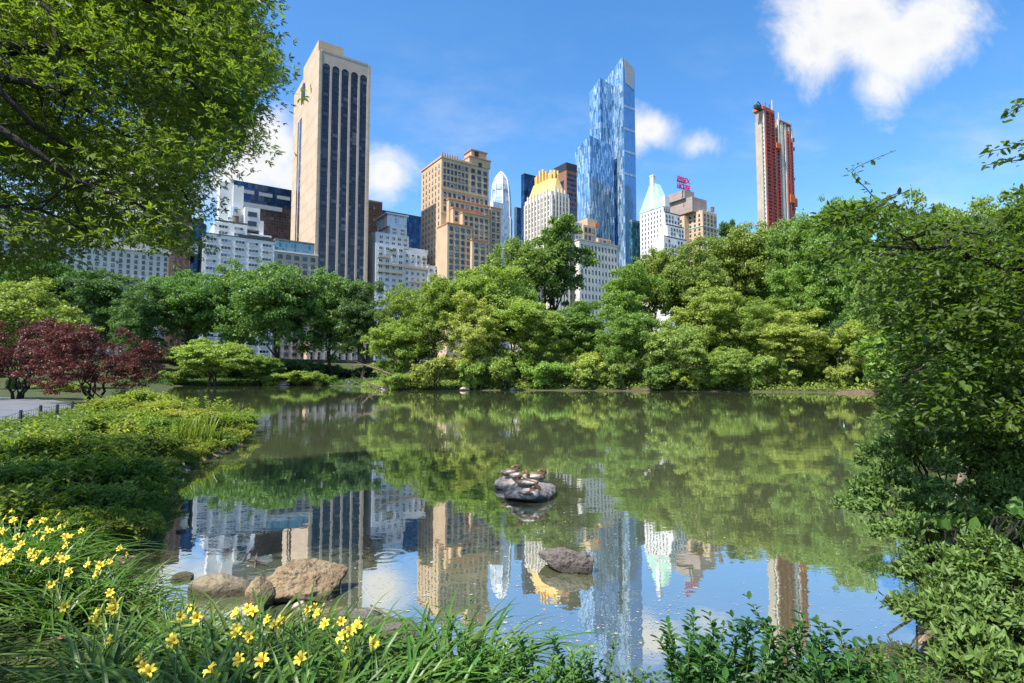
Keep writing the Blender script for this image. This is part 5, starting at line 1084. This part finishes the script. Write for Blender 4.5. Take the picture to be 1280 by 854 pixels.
limbs = [([fork], LP((-60, 85, 6.6), (0, 95, 6.6), (45, 106, 6.6), (82, 117, 6.7), (98, 104, 6.8)), .085), ([fork], LP((-60, 90, 6.4), (0, 113, 6.5), (40, 155, 6.7), (80, 180, 7.), (130, 205, 7.4)), .06), ([fork], LP((-60, 140, 6.4), (0, 162, 6.5), (50, 193, 6.6), (95, 226, 6.8), (150, 248, 7.1), (200, 268, 7.4)), .065),
         ([fork, fork + [.6, .2, 2.2]], LP((-50, -60, 6.6), (60, 10, 6.6), (75, 60, 6.6), (70, 90, 6.6), (85, 108, 6.7)), .045), ([fork, fork + [1., .4, 3.]], LP((40, -70, 6.8), (130, -20, 7.), (210, 10, 7.4), (265, 35, 8)), .07), ([fork], LP((-30, 60, 7.4), (90, 60, 7.4), (190, 75, 7.6), (240, 105, 8), (275, 140, 8.4)), .05),
         ([fork], LP((-60, 220, 6.6), (0, 258, 6.8), (50, 262, 7.), (110, 290, 7.4)), .035), ([fork], LP((-20, 70, 7), (100, 130, 7.2), (150, 165, 7.4), (200, 190, 7.8), (235, 250, 8.2)), .04)]
for a, b_, r in limbs:
    pts = a + b_; n = len(pts); mb.tube(pts, [max(.016, .30 * (1 - i / 2) + r * (i / 2) if i < 2 else r * (1 - .8 * i / n)) for i in range(n)], 7)
    for _ in range(4):
        i = rng.integers(max(1, len(a)), n); p = pts[i]; q = C[np.argmin(((C - TR0 - p - rng.normal(size=3) * 1.0) ** 2).sum(1))] - TR0; lp = limb_path(p, q, 4, -.05, .06); mb.tube(lp, [.014, .011, .008, .005, .003], 4)
mb.build('trunk', M['bark_dark'], root, True)

# near tree hanging in from the right
POLY = [(1700, 180), (1300, 222), (1262, 258), (1215, 276), (1180, 270), (1150, 276), (1122, 252), (1100, 246), (1070, 254), (1040, 262), (1020, 278), (1024, 300), (1045, 325), (1085, 345), (1092, 385), (1118, 400), (1128, 440), (1108, 470), (1100, 500), (1118, 515), (1140, 530), (1220, 545), (1700, 560)]
n = 6000; px_ = rng.uniform(1000, 1560, n); py_ = rng.uniform(180, 560, n); dp = rng.uniform(6.2, 9.5, n); C = np.array([at(a, b_, y) for a, b_, y in zip(px_, py_, dp)])
th2 = np.array([mnoise.noise((p[0] * .9, p[1] * .9, p[2] * .9 + 7)) for p in C]); edge = np.clip((px_ - 1000) / 180, 0, 1)
k = inpoly(px_, py_, POLY) & (th2 > .20 - .36 * edge); C = C[k][:1250]
# drooping twig tips against the water and sky
tips = [((1130, 300, 7.6), (1085, 235, 7.4), (1055, 214, 7.3), (1120, 188, 7.2)), ((1190, 330, 7.6), (1120, 300, 7.3), (1060, 300, 7.2), (1005, 305, 7.1)), ((1330, 190, 6.4), (1275, 200, 6.3), (1228, 207, 6.2)), ((1330, 110, 6.0), (1285, 125, 6.0), (1256, 145, 6.0)), ((1150, 440, 7.5), (1120, 480, 7.4), (1098, 518, 7.3)), ((1200, 470, 7.3), (1150, 505, 7.2), (1128, 535, 7.1)), ((1320, 160, 6.2), (1275, 182, 6.2), (1235, 190, 6.2))]
TR1 = np.array([10.8, 8.4, 0]); TR1[2] = tz(TR1[0], TR1[1])
Td = unit(np.stack([C[:, 0] - TR1[0], C[:, 1] - TR1[1], np.full(len(C), -1.5)], 1))
V, F = sprays(C, Td, 36, .25, .4, .094, 'ovate', .5); Vs, Fs = [V], [F]; off = len(V)
mb = MB(); fork = np.array([-.3, 0, 3.0]); mb.tube([(0, 0, -.5), (0, 0, .5), fork * .6, fork], [.42, .32, .28, .22], 10)
for tp in tips:
    q_ = np.array([at(*p) for p in tp]); tt = np.linspace(0, len(q_) - 1, 12); pts = np.stack([np.interp(tt, np.arange(len(q_)), q_[:, i]) for i in range(3)], 1)
    for _ in range(2): pts[1:-1] = (pts[:-2] + pts[1:-1] * 2 + pts[2:]) / 4
    mb.tube([p - TR1 for p in pts], list(np.linspace(.011, .003, 12)), 4)
    ts = rng.uniform(0, len(pts) - 1, 44); P = np.stack([np.interp(ts, np.arange(len(pts)), pts[:, i]) for i in range(3)], 1) + rng.normal(size=(44, 3)) * .035
    V, F = leaves(P, np.array([0, 0, .8]) + rng.normal(size=(44, 3)) * .5, .085, .5, 'ovate', np.tile(unit(pts[-1] - pts[0]) - [0, 0, .5], (44, 1))); Vs.append(V); Fs.append(F + off); off += len(V)
root = empty('overhanging_tree', TR1, 0, 'dark leafy tree hanging in from the right edge above the laurels', 'tree'); o = link('crown', npmesh('crown', np.concatenate(Vs) - TR1, np.concatenate(Fs), M['leaf_thin']), root); o.color = (.092, .152, .032, 1)
for c, t in list(zip(C, Td))[:420]: mb.tube([c - TR1 - t * .45 + [0, 0, .08], c - TR1, c - TR1 + t * .3 - [0, 0, .04]], [.007, .005, .002], 3)
for b_, r in ((LP2, r) for LP2, r in (([at(1400, 330, 8.2), at(1290, 340, 7.8), at(1212, 324, 7.6), at(1180, 285, 7.5), at(1130, 300, 7.6)], .075), ([at(1420, 300, 8), at(1300, 335, 7.7), at(1225, 305, 7.5), at(1150, 312, 7.4), at(1070, 305, 7.3)], .05), ([at(1420, 250, 7.4), at(1380, 190, 6.6), at(1330, 112, 6.05)], .05), ([at(1420, 400, 8), at(1300, 430, 7.6), at(1200, 440, 7.4), at(1130, 470, 7.4)], .05))):
    pts = [fork] + [p - TR1 for p in b_]; n = len(pts); mb.tube(pts, [.16] + [r * (1 - .8 * i / n) for i in range(1, n)], 7)
    for _ in range(0 if b_[-1][2] > 5.2 else 14):
        p = pts[rng.integers(1, n)]; q = C[np.argmin(((C - TR1 - p - rng.normal(size=3) * .8) ** 2).sum(1))] - TR1; mb.tube(limb_path(p, q, 4, -.05, .06), [.02, .016, .012, .008, .004], 4)
mb.build('trunk', M['bark_dark'], root, True)
# ------------------------------------------------------------------ rocks
def rockmat(name, c, c2, wet=True):
    m, nt, out = newmat(name); tc = N(nt, 'TexCoord'); v = tc.outputs['Object']
    n1 = N(nt, 'TexNoise', {'Vector': v, 'Scale': 3.5, 'Detail': 8., 'Roughness': .65}); n2 = N(nt, 'TexNoise', {'Vector': v, 'Scale': 22., 'Detail': 6., 'Roughness': .7}); vo = N(nt, 'TexVoronoi', {'Vector': v, 'Scale': 2.6}, feature='DISTANCE_TO_EDGE')
    cc = mixc(nt, ramp(nt, n1.outputs[0], .35, .65), c, c2); cc = mixc(nt, math_(nt, 'MULTIPLY', ramp(nt, n2.outputs[0], .48, .66), .75), cc, tuple(x * .32 for x in c))
    cc = mixc(nt, math_(nt, 'MULTIPLY', ramp(nt, vo.outputs['Distance'], .02, .0), .2), cc, tuple(x * .25 for x in c))
    z = N(nt, 'SeparateXYZ', {0: N(nt, 'NewGeometry').outputs['Position']}).outputs[2]
    wetf = ramp(nt, math_(nt, 'ADD', z, math_(nt, 'MULTIPLY', n1.outputs[0], .08)),   .19, .09)      # dark damp band at the waterline
    cc = mixc(nt, math_(nt, 'MULTIPLY', wetf,   .8 if wet else 0.), cc, (.035, .032, .02))
    h = math_(nt, 'ADD', math_(nt, 'MULTIPLY', n1.outputs[0], .6), math_(nt, 'MULTIPLY', n2.outputs[0], .4))
    b = N(nt, 'Bump', {'Height': h, 'Strength': 1., 'Distance': .09})
    p = N(nt, 'BsdfPrincipled', {'Base Color': cc, 'Roughness': .85, 'Specular IOR Level': .3, 'Normal': b.outputs[0]}); nt.links.new(p.outputs[0], out.inputs[0]); return m
M['rock_tan'] = rockmat('tan schist', (.36, .27, .165), (.235, .165, .095)); M['rock_smooth'] = rockmat('grey tan stone', (.30, .25, .175), (.20, .165, .11))
M['rock_mauve'] = rockmat('mauve grey schist', (.27, .235, .225), (.16, .14, .14)); M['rock_pale'] = rockmat('pale pinkish stone', (.55, .45, .38), (.42, .35, .31)); M['rock_dark'] = rockmat('dark schist', (.17, .145, .13), (.10, .085, .075)); M['rock_grey'] = rockmat('light grey slab', (.36, .33, .30), (.25, .23, .215))
def rock_mesh(seed, sx, sy, sz, cuts=9, rough=.12, depth=(.55, .9)):
    g = np.random.default_rng(seed); bm = bmesh.new(); bmesh.ops.create_icosphere(bm, subdivisions=6, radius=1)
    V = np.array([v.co for v in bm.verts])
    for _ in range(cuts):
        n = unit(g.normal(size=3) * [1, 1, .8]); o = g.uniform(*depth); d = V @ n - o; V = V - np.clip(d, 0, None)[:, None] * n * .93
    V = V * [sx, sy, sz]; s = max(sx, sy)
    for i, v in enumerate(bm.verts):
        p = Vector(V[i]); q = p / s; k = rough * s * (mnoise.fractal(q * 1.9 + Vector((seed, 0, 0)), 1., 2.1, 5) * .6 - .5 * abs(mnoise.noise(q * Vector((2.2, 2.2, 5.5)) + Vector((0, seed, 0)))) + .3 * mnoise.fractal(q * 7 + Vector((0, 0, seed)), .8, 2.2, 4))
        v.co = p + p.normalized() * k
    me = bpy.data.meshes.new('rock'); bm.to_mesh(me); bm.free(); return me
def rock(px, py, Y, sx, sy, sz, mat, label, seed, cuts=9, rz=0., rough=.12, depth=(.55, .9), sink=None, group=None, name='boulder', tilt=(0, 0)):
    P = at(px, py, Y); o = link(name, rock_mesh(seed, sx, sy, sz, cuts, rough, depth)); o.data.materials.append(M[mat]); o.location = (P[0], Y, (sink if sink is not None else P[2])); o.rotation_euler = (tilt[0], tilt[1], rz); tag(o, label, 'rock', group); return o
rock(372, 738, 7.15, .82, .5, .52, 'rock_tan', 'large angular tan boulder standing in the shallow water behind the daylilies', 11, 18, .35, .12, (.40, .82), sink=.12)
rock(327, 748, 6.8, .2, .25, .28, 'rock_tan', 'squarish tan block against the left side of the large angular boulder', 12, 14, .1, .05, (.45, .8), sink=.08)
rock(278, 735, 7.25, .46, .22, .20, 'rock_smooth', 'smooth low grey-tan boulder left of the large angular boulder', 13, 5, -.12, .06, (.7, .95), sink=.03)
rock(229, 721, 7.7, .16, .12, .10, 'rock_tan', 'small flat stone between the lilies and the smooth boulder', 14, 6, 0, .08, sink=.0)
rock(188, 675, 9.3, .18, .13, .07, 'rock_tan', 'small flat tan stone alone in the shallows near the left shore', 15, 7, 0, .08, sink=.02)
rock(226, 664, 10, .10, .08, .05, 'rock_pale', 'tiny pale stone in the shallows beyond the flat tan stone', 16, 6, 0, .08, sink=.0)
rock(376, 759, 6.4, .10, .08, .085, 'rock_pale', 'small pinkish stone at the right foot of the large angular boulder', 17, 8, .3, .06, sink=.14)
rock(470, 792, 5.95, .55, .42, .17, 'rock_dark', 'dark flat slab jutting into the water right of the daylilies', 18, 9, -.35, .08, (.6, .9), sink=.04, name='rock_slab')
rock(438, 772, 6.4, .40, .30, .12, 'rock_mauve', 'low grey slab behind the dark flat slab', 19, 8, -.3, .08, sink=.0, name='rock_slab')
rock(528, 838, 4.95, .46, .26, .20, 'rock_grey', 'light grey shore slab at the bottom edge left of the leafy shoots', 20, 9, -.1, .10, sink=.02, name='rock_slab')
DUCKROCK = rock(664, 616, 13.0, .60, .85, .26, 'rock_mauve', 'mauve-grey rock in mid pond with ducks resting on it', 21, 7, -.35, .09, (.65, .95), sink=.06)
rock(637, 603, 13.9, .38, .50, .24, 'rock_pale', 'pale pinkish rock touching the left of the duck rock', 22, 7, .2, .08, (.65, .95), sink=.05)
rock(713, 699, 8.1, .52, .34, .24, 'rock_dark', 'dark mauve wedge-shaped rock alone in the near pond', 23, 12, -.45, .14, (.45, .85), sink=.05, tilt=(.1, .18))
GR = 'stones along the far waterline'
for px, Y, s, mt, lab, sd in ((581, 111.3, 1.0, 'rock_pale', 'pale rounded rock at the far waterline below the tan stepped hotel', 31), (481, 115.5, .9, 'rock_pale', 'pale stone at the water beside the fallen branch', 32), (1008, 102.5, 1.3, 'rock_pale', 'white-grey rock at the far waterline below the unfinished tower, larger of two', 33), (1024, 102.3, .8, 'rock_grey', 'grey rock just right of the white-grey far rock', 34), (640, 111.6, .6, 'rock_grey', 'small grey stone at the far waterline right of the pale rounded rock', 35), (779, 109, .9, 'rock_tan', 'tan stone at the far waterline below the blue skyscraper', 36), (352, 172.5, 2.2, 'rock_pale', 'bare pale patch of stone at the far shore below the stout trunk', 37)):
    rock(px, 487, Y, s * 1.2, s * .8, s * .65, mt, lab, sd, 8, 0, .1, sink=.15, group=GR)
def earth(px, Y, L, label, s):
    P = at(px, 488, Y); o = link('earth_bank', rock_mesh(s, L, 1.2, .42, 9, .06)); o.data.materials.append(M['soilbank']); o.location = (P[0], Y, .1); o.rotation_euler.z = -.15; tag(o, label, 'earth bank')
M['soilbank'] = pmat('bare earth', (.15, .10, .07), .95, .25, 2., .6)
earth(930, 104.6, 7, 'brown bare earth bank at the far waterline left of the white-grey rock', 41); earth(1078, 94, 4.5, 'reddish brown earth edge at the water below the pale feathery tree', 42); earth(790, 108.6, 5, 'dark earth edge under the hanging bush below the green-roofed tower', 43)
# logs and fallen branches
def log(name, pts, rad, label, mat='deadwood', n=7, twigs=0):
    pts = [np.array(p) for p in pts]; o = np.array(pts[0]); mb = MB(); mb.tube([p - o for p in pts], rad, n)
    for _ in range(twigs):
        i = rng.integers(1, len(pts)); p = pts[i] - o; e = p + np.array([rng.normal() * 1.6, rng.normal() * .6, rng.uniform(-1.6, 1.2)]); mb.tube(limb_path(p, e, 3, .05, .1), [.06, .05, .035, .015], 4)
    q = mb.build(name, M[mat], None, True, o); return tag(q, label, 'log' if name == 'log' else 'branch')
log('log', [at(1015, 482, 104), at(1026, 486, 103), at(1042, 488, 102)], [.22, .2, .16], 'pale fallen log on the bank right of the white-grey rocks')
log('fallen_branch', [at(497, 472, 116), at(482, 466, 116), at(470, 461, 116), at(455, 456, 116.5), at(440, 457, 117)], [.28, .24, .2, .14, .05], 'arching fallen branch reaching out over the water at the bank corner', twigs=14)
log('fallen_branch', [at(490, 484, 114.5), at(475, 484, 115), at(462, 480, 115), at(452, 470, 115.5)], [.2, .17, .12, .05], 'tangled dead branch lying at the water below the arching branch', twigs=22)
log('fallen_branch', [(-1.62, 6.5, .14), (-1.2, 6.25, .05), (-.85, 6.05, .02)], [.011, .009, .005], 'thin bare stick floating beside the dark flat slab', twigs=0)
for i, (pa, pb, lab) in enumerate((((300, 705), (318, 690), 'thin sticks lying in the shallows behind the angular boulder, left one'), ((318, 712), (322, 694), 'upright thin stick in the shallows behind the angular boulder'), ((306, 700), (336, 712), 'thin stick crossing in the shallows behind the angular boulder'))):
    a, b_ = hit(*pa), hit(*pb); a[2] = -.02; b_[2] = .08; log('fallen_branch', [a, (a + b_) / 2 + [0, 0, .02], b_], [.014, .011, .006], lab)

# ------------------------------------------------------------------ low path fence
fp = [(25, 534, .0), (50, 526, 0), (71, 524.5, 0), (90, 518, 0)]
pos_ = []
for x_, y_, _ in fp:
    P = hit(x_, y_); pos_.append(np.array([P[0], P[1], tz(P[0], P[1])]))
pos_.insert(0, pos_[0] + (pos_[0] - pos_[1]))
root = empty('low_fence', pos_[0], 0, 'low dark wire fence on short posts along the path edge', 'fence')
for p in pos_: q = p - pos_[0]; MB().box(q[0] - .035, q[0] + .035, q[1] - .035, q[1] + .035, q[2] - .1, q[2] + .62).build('post', M['darkmetal'], root)
mb = MB()
for a, b_ in zip(pos_, pos_[1:]):
    for h in (.12, .34, .56): mb.tube([a - pos_[0] + [0, 0, h], (a + b_) / 2 - pos_[0] + [0, 0, h - .05], b_ - pos_[0] + [0, 0, h]], .007, 4)
    for t in np.linspace(0, 1, 9)[1:-1]: q = a + (b_ - a) * t - pos_[0]; mb.tube([q + [0, 0, .08], q + [0, 0, .54]], .005, 4)
mb.build('wire_mesh', M['darkmetal'], root)

# ------------------------------------------------------------------ animals and person
def plumage(name, a, b_, c, scale=30.):
    m, nt, out = newmat(name); tc = N(nt, 'TexCoord'); v = tc.outputs['Object']
    st = N(nt, 'TexNoise', {'Vector': N(nt, 'Mapping', {'Vector': v, 'Scale': (.35, 1, 1)}).outputs[0], 'Scale': scale, 'Detail': 4.})
    z = N(nt, 'SeparateXYZ', {0: v}).outputs[2]
    cc = mixc(nt, ramp(nt, st.outputs[0], .42, .58), a, b_); cc = mixc(nt, ramp(nt, N(nt, 'NewGeometry').outputs['Normal'] if False else z, .06, .02), cc, c)
    p = N(nt, 'BsdfPrincipled', {'Base Color': cc, 'Roughness': .8}); nt.links.new(p.outputs[0], out.inputs[0]); return m
M['duck_body'] = plumage('mottled duck feathers', (.30, .21, .14), (.10, .065, .045), (.50, .46, .40), 26.); M['duck_pale'] = plumage('pale flank feathers', (.62, .57, .50), (.34, .29, .25), (.6, .56, .5), 18.)
M['duck_head'] = pmat('brown duck head', (.16, .085, .05), .7, .2, 30.); M['bill'] = pmat('olive bill', (.40, .28, .06), .5); M['eye'] = pmat('dark eye', (.005, .005, .005), .1)
M['sparrow_back'] = plumage('streaked sparrow back', (.23, .13, .075), (.06, .04, .03), (.32, .29, .26), 90.); M['sparrow_wing'] = plumage('sparrow wing', (.26, .12, .06), (.05, .035, .028), (.28, .22, .18), 120.); M['legs'] = pmat('pinkish legs', (.35, .2, .14), .6)
def sweep(pts, rad, n=12):
    return MB().tube(pts, rad, n)
def duck(P, rz, label, bodym, k=1.):
    r = empty('duck', P, rz, label, 'duck', 'ducks resting on the pond rock'); r.scale = (k,) * 3
    # one continuous body: tail, belly, breast, then neck turned up and the head laid back
    pts = [(-.30, 0, .16), (-.24, 0, .14), (-.15, 0, .115), (-.03, 0, .11), (.08, 0, .12), (.15, 0, .15), (.175, .0, .20), (.165, .01, .245), (.13, .025, .27), (.09, .035, .27), (.06, .04, .262)]
    rad = [(.02, .012), (.06, .035), (.105, .085), (.12, .105), (.105, .10), (.075, .075), (.052, .052), (.046, .046), (.047, .047), (.036, .036), (.018, .016)]
    rad = [(b_, a) for a, b_ in rad]
    mb = sweep(pts, rad); o = mb.build('body', [M[bodym], M['duck_head']], r, True)
    for p in o.data.polygons:
        if p.center.z > .20 and p.center.x > .0: p.material_index = 1
    MB().tube([(.075, .036, .262), (.04, .045, .25), (.0, .055, .242)], [(.014, .018), (.008, .02), (.004, .012)], 8).build('bill', M['bill'], r, True)
    for s in (-1, 1):
        w_ = MB().loft([[(x, s * (.098 * q + .012), .14 + z) for x, z in ((.07, .0), (.0, .055), (-.12, .05), (-.22, .03), (-.27, .01), (-.15, -.03), (.0, -.035))] for q in (1., 1.16)]); w_.build('wing', M['duck_pale' if bodym == 'duck_body' else 'duck_body'], r, True)
        MB().tube([(.13, .025 + s * .043, .278), (.13, .025 + s * .049, .278)], .006, 6).build('eye', M['eye'], r)
    return r
def top_of(px, py, Y): return None
bpy.context.view_layer.update()
def on_rock(px, py):
    d = Vector(ray(px, py)); best = None
    for o in [q for q in bpy.data.objects if q.name.startswith('boulder')]:
        mw_ = o.matrix_world.inverted(); h, p, n, _ = o.ray_cast(mw_ @ Vector(CAM), (mw_.to_3x3() @ d).normalized())
        if h:
            w_ = o.matrix_world @ p
            if best is None or (w_ - Vector(CAM)).length < (best - Vector(CAM)).length: best = w_
    return np.array(best) if best else np.array(at(px, py, 13.2))
for px, py, rz, bm_, lab in ((640, 595, R(20), 'duck_body', 'brown duck farthest back on the pale rock'), (651, 602, R(-30), 'duck_pale', 'pale duck behind the middle of the duck rock'), (672, 601, R(10), 'duck_body', 'dark duck at the right end of the duck rock'), (657, 609, R(160), 'duck_body', 'brown duck facing left in the middle of the duck rock'), (664, 622, R(-10), 'duck_pale', 'nearest duck with pale flank on the front of the duck rock')):
    P = on_rock(px, py); duck((P[0], P[1], P[2] - .03), rz, lab, bm_)
def sparrow(P, rz, label):
    r = empty('sparrow', P, rz, label, 'sparrow', 'sparrows on the near bank')
    pts = [(-.10, 0, .052), (-.07, 0, .05), (-.045, 0, .046), (-.015, 0, .046), (.015, 0, .052), (.036, 0, .066), (.048, 0, .080), (.058, 0, .084), (.070, 0, .082)]
    rad = [(.003, .009), (.007, .010), (.022, .021), (.030, .029), (.028, .028), (.021, .021), (.0185, .0185), (.0165, .0165), (.006, .006)]
    sweep(pts, rad).build('body', M['sparrow_back'], r, True)
    MB().tube([(.068, 0, .082), (.076, 0, .080), (.082, 0, .0785)], [.0055, .0035, .0006], 6).build('beak', M['duck_head'], r, True)
    for s in (-1, 1):
        MB().loft([[(x, s * y, .058 + z) for x, z in ((.022, .0), (.0, .012), (-.04, .008), (-.085, -.002), (-.04, -.016), (.0, -.014))] for y in (.024, .032)]).build('wing', M['sparrow_wing'], r, True)
        MB().tube([(-.005, s * .012, .03), (.0, s * .013, .012), (.004, s * .013, 0), (.02, s * .013, -.001)], .0016, 5).build('leg', M['legs'], r)
        MB().tube([(.062, s * .0145, .087), (.062, s * .0163, .087)], .0023, 6).build('eye', M['eye'], r)
    MB().loft([[(-.085, y, .052 + z), (-.145, y * 1.5, .046 + z)] [::1] + [(-.145, y * 1.5, .043 + z), (-.085, y, .048 + z)] for y, z in ((-.008, 0), (.008, 0))]).build('tail', M['sparrow_wing'], r)
for q, rz, lab in ((SPARROW_SPOTS[0], R(-8), 'brown streaked sparrow on the dark ground among lily leaves, right one'), (SPARROW_SPOTS[1], R(50), 'brown sparrow at the left edge of the bottom corner')):
    sparrow((q[0], q[1], tz(q[0], q[1]) + .045), rz, lab)

# person in blue on the far shore, sitting
def skin(name, verts, edges, rads, mat, parent):
    me = bpy.data.meshes.new(name); me.from_pydata(verts, edges, []); me.materials.append(mat); o = link(name, me, parent)
    md = o.modifiers.new('skin', 'SKIN'); md.use_smooth_shade = True
    for v, r in zip(me.skin_vertices[0].data, rads): v.radius = r if hasattr(r, '__len__') else (r, r)
    me.skin_vertices[0].data[0].use_root = True
    o.modifiers.new('sub', 'SUBSURF').render_levels = 1; return o
P = at(436, 481, 164.7); z = max(tz(P[0], 164.7), 0)
pr = empty('person', (P[0], 164.7, z), 0, 'person in blue clothes sitting at the far water edge', 'person')
M['skin_tone'] = pmat('skin', (.45, .28, .20), .6, .05); M['blue_cloth'] = pmat('blue shirt', (.04, .12, .42), .8, .1); M['jeans'] = pmat('blue jeans', (.04, .08, .22), .85, .1); M['hair'] = pmat('dark hair', (.03, .02, .015), .8)
BV = [(0, 0, .25), (0, .02, .5), (0, 0, .75), (0, -.02, .86), (0, -.05, .98), (0, -.06, 1.1), (.19, 0, .76), (.24, -.10, .52), (.14, -.34, .50), (-.19, 0, .76), (-.24, -.10, .52), (-.14, -.34, .50), (.1, -.42, .44), (.12, -.50, .06), (.13, -.64, .04), (-.1, -.42, .44), (-.12, -.50, .06), (-.13, -.64, .04)]
BE = [(0, 1), (1, 2), (2, 3), (3, 4), (4, 5), (2, 6), (6, 7), (7, 8), (2, 9), (9, 10), (10, 11), (0, 12), (12, 13), (13, 14), (0, 15), (15, 16), (16, 17)]
BR = [(.15, .12), (.13, .10), (.13, .1), .055, .095, .08, .055, .042, .03, .055, .042, .03, .07, .045, .035, .07, .045, .035]
skin('body', BV, BE, BR, M['skin_tone'], pr)
skin('shirt', BV[:3] + BV[6:8] + BV[9:11], [(0, 1), (1, 2), (2, 3), (3, 4), (2, 5), (5, 6)], [(.17, .14), (.16, .13), (.15, .12), .07, .058, .07, .058], M['blue_cloth'], pr)
skin('trousers', [BV[0], BV[12], BV[13], BV[15], BV[16]], [(0, 1), (1, 2), (0, 3), (3, 4)], [(.17, .14), .088, .06, .088, .06], M['jeans'], pr)
skin('hair', [(0, -.03, 1.0), (0, -.04, 1.12)], [(0, 1)], [.09, .075], M['hair'], pr)

# ------------------------------------------------------------------ render settings
sc.cycles.use_denoising = True
sc.cycles.max_bounces = 8; sc.cycles.transparent_max_bounces = 12; sc.cycles.diffuse_bounces = 3; sc.cycles.glossy_bounces = 4; sc.cycles.transmission_bounces = 4
sc.cycles.sample_clamp_indirect = 6.; sc.cycles.caustics_reflective = False; sc.cycles.caustics_refractive = False
